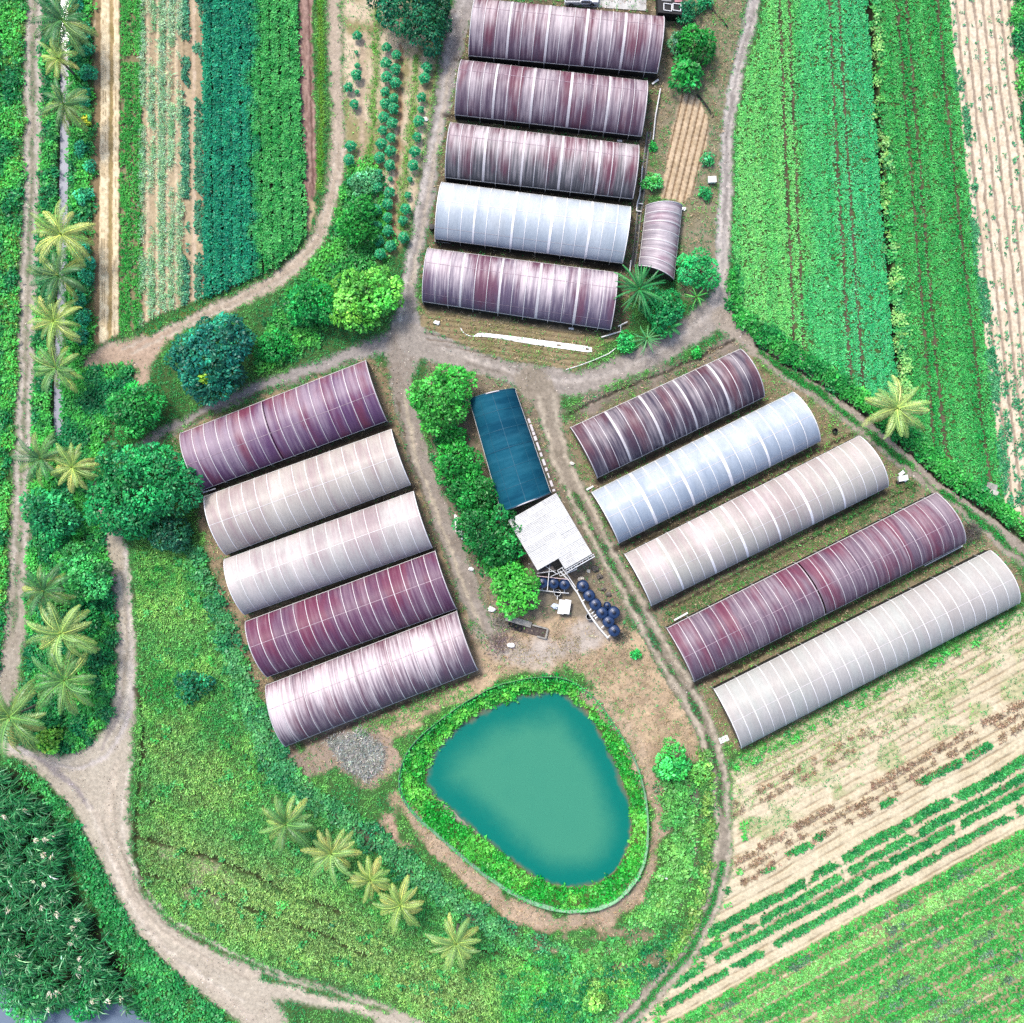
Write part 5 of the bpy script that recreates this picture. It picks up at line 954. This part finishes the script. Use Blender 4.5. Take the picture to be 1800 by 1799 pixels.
    bag('crumpled white bag at the lane edge left of the bright round tree', 864, 1071, .55, 1); bag('white litter heap on the purple brown soil below the trough', 897, 1134, .5, 2); bag('white bag beside the orchard road row', 748, 211, .42, 3); bag('white bag under the very dark tree at the top', 776, 20, .4, 4); bag('small white scrap on the tilled strip below the lowest upper greenhouse', 768, 568, .42, 5)
    bag('blue and white bag heap beside the pump cabinet', 976, 1066, .6, 6, (196, 208, 226)); bag('pale boulder beside the first slanting tank', 1021, 1018, .5, 7, (206, 198, 184), 'boulder', 'rock'); bag('cream sack below the red handled tool', 1034, 1004, .32, 8, (226, 220, 204), 'sack', 'sack'); bag('white scrap heap end of the third right greenhouse', 1588, 843, .55, 9, (230, 230, 230)); bag('white scrap on the lane left of the dark tree', 828, 1000, .4, 10); bag('pale stone at the lane beside the dark greenhouse', 1006, 815, .35, 11, (214, 214, 206), 'boulder', 'rock'); bag('white stone on the road fork verge', 160, 1287, .25, 12, (232, 228, 222), 'boulder', 'rock'); bag('white lump at the right end of the small tunnel roof side', 1201, 368, .38, 13, (240, 240, 236), 'sack', 'sack')
    t = thing('dumped_freezer', 'dumped white appliance lying beside the end of the pinkish grey greenhouse', 'appliance', (*wp(1586, 840)[:2], 0)); p = wp(1587, 841, .5); mb = MB(); mb.box((p[0], p[1], .4), 1.3, .75, .7, .2, (.05, .1)); mb.build('body', WHITE, t); mb = MB(); mb.box((p[0]-.1, p[1]+.7, .3), .8, .5, .08, .7, (.3, .2)); mb.build('lid', WHITE, t); mb = MB(); mb.box((p[0]-.5, p[1]-.55, .2), .6, .4, .3, .2); mb.build('compressor', DARK, t)
    p = wp(1466, 758); t = thing('round_basin', 'small black bucket on the bare earth right of the bluish white greenhouse', 'bucket', (p[0], p[1], 0)); mb = MB(); mb.lathe(p, [(.3, 0), (.38, .6), (.33, .6), (.27, .08), (.01, .07)], 14); mb.build('tub', RUBBER, t)
    p = wp(760, 402); t = thing('round_basin', 'black barrel at the left end of the bright white upper greenhouse', 'barrel', (p[0], p[1], 0)); mb = MB(); mb.lathe(p, [(.38, 0), (.42, .3), (.42, .8), (.38, 1.0), (.01, 1.02)], 16); mb.build('tub', RUBBER, t)
    # concrete trough with tyres
    t = thing('concrete_trough', 'broken grey concrete trough below the bright round tree', 'trough', (*wp(925, 1102)[:2], 0)); P = lambda x, y, z=.4: Vector(wp(x, y, z))
    def wall(a, b, w, h, m=CONC): mb = MB(); c = (a+b)/2; mb.box((c.x, c.y, h/2-.1), (b-a).length, w, h+.2, math.atan2(b.y-a.y, b.x-a.x)); mb.build('wall', m, t)
    wall(P(889, 1086), P(934, 1099), .8, .45); wall(P(936, 1099), P(963, 1106), .2, .4); wall(P(963, 1106), P(959, 1123), .25, .45); wall(P(959, 1123), P(944, 1119), .2, .35); mb = MB(); p = P(925, 1106); mb.box((p.x, p.y, .02), 5.5, 1.2, .16, -.24); mb.build('soil_fill', plain('dark_earth', S(96, 84, 80), .95, .4, 4, bump=.6), t)
    for i, (x, y) in enumerate(((898, 1096), (906, 1100), (913, 1104))):
        p = wp(x, y); R = .36; t2 = thing('old_tyre', ('worn black tyre on the trough, upper left of three', 'worn black tyre on the trough, middle of three', 'worn black tyre on the trough, lower right of three')[i], 'tyre', (p[0], p[1], .1), 'tyres on the trough'); mb = MB(); mb.lathe((p[0], p[1], .35), [(R-.1, -.09), (R, -.1), (R+.05, 0), (R, .1), (R-.1, .09), (R-.12, 0), (R-.1, -.09)], 18); mb.build('tread', RUBBER, t2, True)
    # drain channel beside the upper greenhouses
    t = thing('concrete_drain', 'narrow concrete drain running down the right ends of the upper greenhouses', 'drain', (*wp(1128, 330)[:2], 0)); pts = smooth([(1141, 232), (1137, 262), (1131, 310), (1128, 345), (1123, 380), (1118, 430), (1112, 470)], 3)
    for sgn in (-1, 1):
        mb = MB(); mb.tube([Vector(wp(x+3.2*sgn, y, .1)) for x, y in pts], .1, 4); mb.build('edge', plain('drain_edge', S(160, 160, 156), .8), t)
    mb = MB(); v = []
    for x, y in pts: v += [wp(x-3, y, .03), wp(x+3, y, .03)]
    mb.add(v, [(2*i, 2*i+2, 2*i+3, 2*i+1) for i in range(len(pts)-1)]); mb.build('bed', plain('wet_dark', S(34, 34, 34), .3), t)
    # a crack of a drain behind the seed plot, and the wooden sluices along the field ditch
    t = thing('concrete_drain', 'thin dark drain from the top corner down to the right road', 'drain', (*wp(1250, 140)[:2], 0)); mb = MB(); v = []
    for x, y in smooth([(1246, 12), (1270, 36), (1280, 50)], 3): v += [wp(x-1.3, y+.8, .06), wp(x+1.3, y-.8, .06)]
    mb.add(v, [(2*i, 2*i+1, 2*i+3, 2*i+2) for i in range(len(v)//2-1)]); v = []; 
    mb.build('bed', NET, t); mb = MB()
    for x, y in smooth([(1225, 166), (1240, 184), (1254, 206)], 3): v += [wp(x-2, y+1, .06), wp(x+2, y-1, .06)]
    mb.add(v, [(2*i, 2*i+1, 2*i+3, 2*i+2) for i in range(len(v)//2-1)]); mb.build('bed', NET, t)
    for lb, x, y, n, rz in (('weathered wooden sluice boards in the field ditch beside the road', 1409, 632, 1, -1.1), ('three grey stakes over the ditch left of the concrete slab', 1664, 826, 3, -1.0)):
        p = wp(x, y); t = thing('sluice', lb, 'sluice', (p[0], p[1], 0))
        for k in range(n): mb = MB(); mb.box((p[0]+(k-n/2)*.32, p[1]+(k-n/2)*-.1, .5), .16 if n > 1 else .5, 1.1, .1, rz+1.57+.1*k, (0, .15)); mb.build('board', WOOD, t)
    # twig heaps
    for lb, x, y, R, c, sd, n in (('heap of dry brushwood right of the fourth right greenhouse', 1704, 938, 1.5, (110, 100, 96), 4, 420),):
        r2 = np.random.RandomState(sd); p = wp(x, y); b = np.c_[p[0]+r2.randn(n)*R*.45, p[1]+r2.randn(n)*R*.4, .05+r2.rand(n)*.5]; tag(leaves('brushwood', b, r2.rand(n)*6.28, r2.randn(n)*.25, .9*np.exp(r2.randn(n)*.3), np.full(n, .05), jit(np.tile(S(*c), (n, 1)), n, .4)), lb, 'brushwood', None)
    for lb, x, y, s_, sd_ in (('dark rock in the rubble line right of the white shed, upper', 1046, 1000, .55, 21), ('dark rock in the rubble line right of the white shed, lower', 1054, 1013, .5, 22), ('brown pot like stone above the lone tank', 1061, 1036, .4, 23), ('dark brown stump right of the lone tank', 1070, 1045, .42, 24)): bag(lb, x, y, s_, sd_, (92, 86, 80), 'boulder', 'rock')
    hp = np.random.RandomState(61); ph, qh, jj, ii, hp = sample(HEAP*34, 61); nh = len(ph); bb = np.stack([(ph-900)*M, (899.5-qh)*M, Z[jj, ii]+hp.rand(nh)*.35], -1); tag(leaves('dry_cuttings_heap', bb, hp.rand(nh)*6.28, .1+hp.randn(nh)*.35, .42*np.exp(hp.randn(nh)*.3), np.full(nh, .09), jit(soil(S(206, 208, 200, .6), S(150, 156, 144, .58), nC)[jj, ii], nh, .3)), 'grey heap of dry cuttings below the lowest left greenhouse', 'cuttings heap')
    for lb, x, y, R, c, sd_, n_ in (('tangle of twigs and rubble below the bright round tree', 880, 1092, 1.2, (150, 142, 132), 71, 260), ('scattered twig litter beside the lowest slanting tank', 1092, 1118, 1.3, (120, 116, 96), 72, 240), ('twig litter on the purple brown soil patch left of the pond track', 880, 1130, 2.2, (150, 130, 128), 73, 420), ('dry twig pile at the left end of the glossy maroon greenhouse', 318, 812, 1.9, (196, 168, 146), 74, 380)):
        r2 = np.random.RandomState(sd_); p = wp(x, y); b = np.c_[p[0]+r2.randn(n_)*R*.45, p[1]+r2.randn(n_)*R*.4, .05+r2.rand(n_)*.25]; tag(leaves('twig_litter', b, r2.rand(n_)*6.28, r2.randn(n_)*.2, .5*np.exp(r2.randn(n_)*.4), np.full(n_, .06), jit(np.tile(S(*c), (n_, 1)), n_, .4)), lb, 'twigs', None)
    # top edge: slab, pickup, racks
    t = thing('concrete_yard_slab', 'pale concrete yard slab at the top edge under the white pickup', 'slab', (*wp(1062, 0)[:2], 0)); mb = MB(); v = [wp(990, -40, .1), wp(1136, -40, .1), wp(1136, 19, .1), wp(992, 9.5, .1)]; v += [(x, y, -.2) for x, y, z in v]; mb.add(v, [(3, 2, 1, 0), (0, 1, 5, 4), (1, 2, 6, 5), (2, 3, 7, 6), (3, 0, 4, 7)]); mb.build('slab', plain('stained_concrete', S(214, 212, 208), .85, .22, .9), t)
    px_, py_, z = wp(1022, -4, .8); t = thing('pickup_truck', 'white pickup truck cut off by the top edge on the concrete slab', 'pickup', (px_, py_, .1)); PW = plain('car_white', S(236, 238, 242, .8), .25, .04, spec=.5); GL = plain('dark_glass', S(24, 26, 32), .1, .05, spec=.5)
    def bx(nm, x, y, zc, a, b, c, m, par=t): mb = MB(); mb.box((px_+x, py_+y, zc), a, b, c); o = mb.build(nm, m, par); bv = o.modifiers.new('bevel', 'BEVEL'); bv.width = .06; bv.segments = 2; return o
    bx('chassis', 0, 0, .55, 4.6, 1.7, .35, PW); bx('bonnet', 1.85, 0, .9, 1.0, 1.6, .4, PW); bx('cab', .65, 0, 1.1, 1.5, 1.64, .8, PW); bx('cab_roof', .6, 0, 1.58, 1.2, 1.45, .14, PW); bx('windscreen', 1.33, 0, 1.3, .12, 1.4, .4, GL); bx('side_window', .62, -.83, 1.25, 1.1, .03, .36, GL)
    for s in (-1, 1): bx('bed_side', -1.2, s*.8, .95, 2.2, .08, .5, PW)
    bx('tailgate', -2.27, 0, .95, .08, 1.6, .5, PW); bx('bed_floor', -1.2, 0, .76, 2.1, 1.5, .06, plain('bed_grey', S(120, 122, 126), .6)); bx('mirror', 1.1, -.95, 1.2, .14, .22, .16, RUBBER)
    for sx in (-1.4, 1.5):
        for sy in (-.8, .8):
            mb = MB(); mb.tube([(px_+sx, py_+sy-.12, .44), (px_+sx, py_+sy+.12, .44)], .34, 14); w = mb.build('wheel', RUBBER, t); mb = MB(); mb.tube([(px_+sx, py_+sy-.13, .44), (px_+sx, py_+sy+.13, .44)], .18, 10); mb.build('rim', PIPE, w)
    t = thing('garden_shed', 'dark little shed with two white framed openings at the top edge', 'shed', (*wp(1180, 10)[:2], 0)); P = lambda x, y, z=2.2: Vector(wp(x, y, z)); mb = MB(); a = [P(1156, -20), P(1202, -20), P(1199, 26), P(1157, 22)]; mb.add(a, [(0, 3, 2, 1)]); mb.add([*a, *[Vector((q.x, q.y, 0)) for q in a]], [(3, 7, 6, 2), (2, 6, 5, 1), (0, 4, 7, 3)]); mb.build('roof', plain('black_roof', S(30, 30, 32), .7, .3), t)
    for x0 in (1167, 1183):
        mb = MB(); g = [P(x0, 6, 2.3), P(x0+14, 8, 2.3), P(x0+13.5, 20, 2.3), P(x0, 18, 2.3)]
        for i in range(4): mb.tube([g[i], g[(i+1) % 4]], .06)
        mb.build('opening_frame', WHITE, t)
    mb = MB(); mb.add([P(1163, -14, 2.35), P(1180, -14, 2.35), P(1180, 3, 2.3), P(1163, 2, 2.3)], [(0, 3, 2, 1)]); mb.build('roof_patch', plain('grey_sheet', S(150, 150, 150), .7), t); mb = MB(); mb.add([P(1185, -14, 2.35), P(1200, -14, 2.35), P(1199, 4, 2.3), P(1186, 4, 2.3)], [(0, 3, 2, 1)]); mb.build('roof_patch', plain('pink_sheet', S(196, 140, 146), .7), t)
    for lb, x, y, l, rz in (('white plank end by the gap of the two lowest left greenhouses', 784, 1085, 2.0, .35), ('white offcut on the ground below the lowest upper greenhouse', 1004, 578, .7, -.1), ('crossed white stick right of the gap between the top two greenhouses', 1152, 144, 1.1, .6), ('white plank beside the left end of the fourth right greenhouse', 1197, 1084, 2.2, .5), ('small white offcut in the gap of the upper greenhouses', 1089, 248, .7, -.1), ('white tray row at the left end of the white upper greenhouse', 778, 425, 2.2, -.13), ('grey bent stick at the left end of the bluish white greenhouse', 1037, 858, 1.1, .5)):
        p = wp(x, y, .3); mb = MB(); mb.box((p[0], p[1], .3), l, .24, .08, rz); tag(mb.build('plank', WHITE), lb, 'plank')

# ------------------------------------------------------------------ pond fence with vines
def build_fence():
    p = np.array(FENCE); c = p.mean(0); t = thing('pond_fence', 'low pale green net fence with vines running right round the pond', 'fence', (*wp(*c)[:2], 0)); NETG = plain('green_net', S(142, 190, 150, .7), .8, .25, 2)
    n = len(p); v = []; f = []; r = np.random.RandomState(3); h = 1.0
    for i in range(n):
        x, y = p[i]; b = float(wz(x, y)); w = wp(x, y); d = (p[i]-c)/np.linalg.norm(p[i]-c); ln = .18+r.rand()*.12
        v += [(w[0], w[1], b-.1), (w[0]+d[0]*ln, w[1]-d[1]*ln, b+h+r.randn()*.05)]
    for i in range(n): j = (i+1) % n; f.append((2*i, 2*j, 2*j+1, 2*i+1))
    mb = MB(); mb.add(v, f); mb.build('netting', NETG, t)
    mb = MB(); mb.tube([v[2*i+1] for i in range(n)]+[v[1]], .035, 5); mb.build('top_rope', plain('pale_rope', S(130, 186, 132, .45), .7), t)
    for i in range(0, n, 2): mb = MB(); a = v[2*i]; b = v[2*i+1]; mb.tube([a, (b[0], b[1], b[2]+.1)], .05, 5); mb.build('post', WOOD, t)
    sd = np.abs(poly(FENCE, warp=False)); ang = np.arctan2(PY-c[1], PX-c[0]); k = .35+.65*ss(-.2, -.8, ang)+.65*ss(-3.1, -2.6, ang)*ss(-1., -1.3, ang)*0+.5*ss(.9, 1.3, ang)*ss(2.0, 1.6, ang)
    d = ss(6, 1, sd)*k*ss(.3, .5, nB+.2)*26; px, py, j, i, r = sample(d, 99); m = len(px); b = np.stack([(px-900)*M, (899.5-py)*M, Z[j, i]+r.rand(m)*1.15], -1)
    leaves('vine', b, r.rand(m)*6.28, .2+r.randn(m)*.4, .3*np.exp(r.randn(m)*.2), .17*np.exp(r.randn(m)*.2), jit(np.tile(S(54, 176, 74, KL), (m, 1)), m, .3), parent=t)['kind'] = 'stuff'

# ------------------------------------------------------------------ reeds by the river
def build_cane():
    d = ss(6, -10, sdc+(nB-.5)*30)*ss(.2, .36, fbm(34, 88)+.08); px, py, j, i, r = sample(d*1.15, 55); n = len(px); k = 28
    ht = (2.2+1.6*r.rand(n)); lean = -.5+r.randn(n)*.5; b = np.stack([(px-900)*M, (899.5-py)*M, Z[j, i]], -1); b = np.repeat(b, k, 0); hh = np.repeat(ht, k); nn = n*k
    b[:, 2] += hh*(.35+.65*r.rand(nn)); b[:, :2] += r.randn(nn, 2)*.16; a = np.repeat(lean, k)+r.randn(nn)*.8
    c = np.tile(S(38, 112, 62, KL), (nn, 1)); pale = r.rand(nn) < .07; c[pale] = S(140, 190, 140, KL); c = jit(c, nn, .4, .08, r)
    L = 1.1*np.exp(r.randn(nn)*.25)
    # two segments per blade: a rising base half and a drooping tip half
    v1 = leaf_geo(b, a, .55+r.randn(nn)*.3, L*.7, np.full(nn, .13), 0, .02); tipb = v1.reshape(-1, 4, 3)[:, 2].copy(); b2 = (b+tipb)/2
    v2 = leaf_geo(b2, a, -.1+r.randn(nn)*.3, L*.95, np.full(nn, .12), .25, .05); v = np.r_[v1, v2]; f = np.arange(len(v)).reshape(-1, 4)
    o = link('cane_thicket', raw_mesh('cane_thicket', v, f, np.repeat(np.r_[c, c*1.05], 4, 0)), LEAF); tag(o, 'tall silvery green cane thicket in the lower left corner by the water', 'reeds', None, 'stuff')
    q = r.choice(n, 46, replace=False); pb = np.repeat(np.stack([(px[q]-900)*M, (899.5-py[q])*M, Z[j[q], i[q]]+ht[q]+.2], -1), 14, 0); m = len(pb); pb[:, :2] += r.randn(m, 2)*.14; aa = np.repeat(lean[q], 14)+r.randn(m)*.3
    tag(leaves('cane_plumes', pb, aa, .25+r.randn(m)*.25, .55*np.exp(r.randn(m)*.2), np.full(m, .12), jit(np.tile(S(226, 220, 196, .7), (m, 1)), m, .12)), 'cream flower plumes nodding above the cane thicket', 'reed plumes', None, 'stuff')

# ------------------------------------------------------------------ build everything
build_ground()
tq = ss(-14, -72, sdw+(nA-.5)*18); mud = ss(-7, 2, sdw+(nB-.5)*9+(nA-.5)*8)[..., None]
water('pond', 'opaque turquoise farm pond with a paler middle', sdw < 12, -.7, S(0, 142, 126, .37)*(1-mud)+S(118, 138, 112, .36)*mud, S(76, 168, 136, .385), np.clip(tq+(nC-.5)*.05+(nB-.5)*.1*tq, 0, 1), .2)
water('ditch_water', 'narrow strip of pale ditch water between palms and field', sdd < 5, -.4, S(196, 198, 212, .42), S(170, 172, 186, .4), nB, .1)
water('river', 'grey blue water showing at the lower left corner', sdr < 14, -1.0, S(112, 128, 150, .5), S(130, 146, 164, .5), nB, .1)
build_greenhouses(); build_shed(); build_tanks(); build_yard(); build_fence(); build_trees(); build_palms(); build_orchard(); build_cane()
scatter('meadow_grass', 'bright mottled grass of the meadow, banks and verges', 'grass', grass*1.1, gcol, .33, .075, .12, 5, .75, 201, .12, .6, None, np.clip(gh/.4, .6, 1.5))
scatter('gravel', 'small pale and dark stones strewn over the dirt tracks', 'gravel', (cls == 1)*ss(.35, .6, nB)*5., soil(S(230, 220, 206, .55), S(128, 116, 102, .5), (nF > .55)*1.), .13, .1, .02, 1, .1, 204, 0, .5)
scatter('dry_grass', 'dry straw coloured tufts and litter over the worn ground', 'dry grass', dryg, soil(S(226, 204, 166, .55), S(176, 160, 120, .52), nB), .3, .06, .06, 4, .25, 203, .05, 1.2)
scatter('undergrowth', 'thick broad leaved weeds along ditch, hedges and slopes', 'weeds', weed*1.5, wcol, .38, .19, .75, 14, .25, 202, .08, 1.1, wh)
for i, (nm, lb, d, c, L, w, h, k, e) in enumerate(crops): scatter(nm, lb, 'crop', d, c, L, w, h, k, e, 210+i, .06, .5, cj=.15)
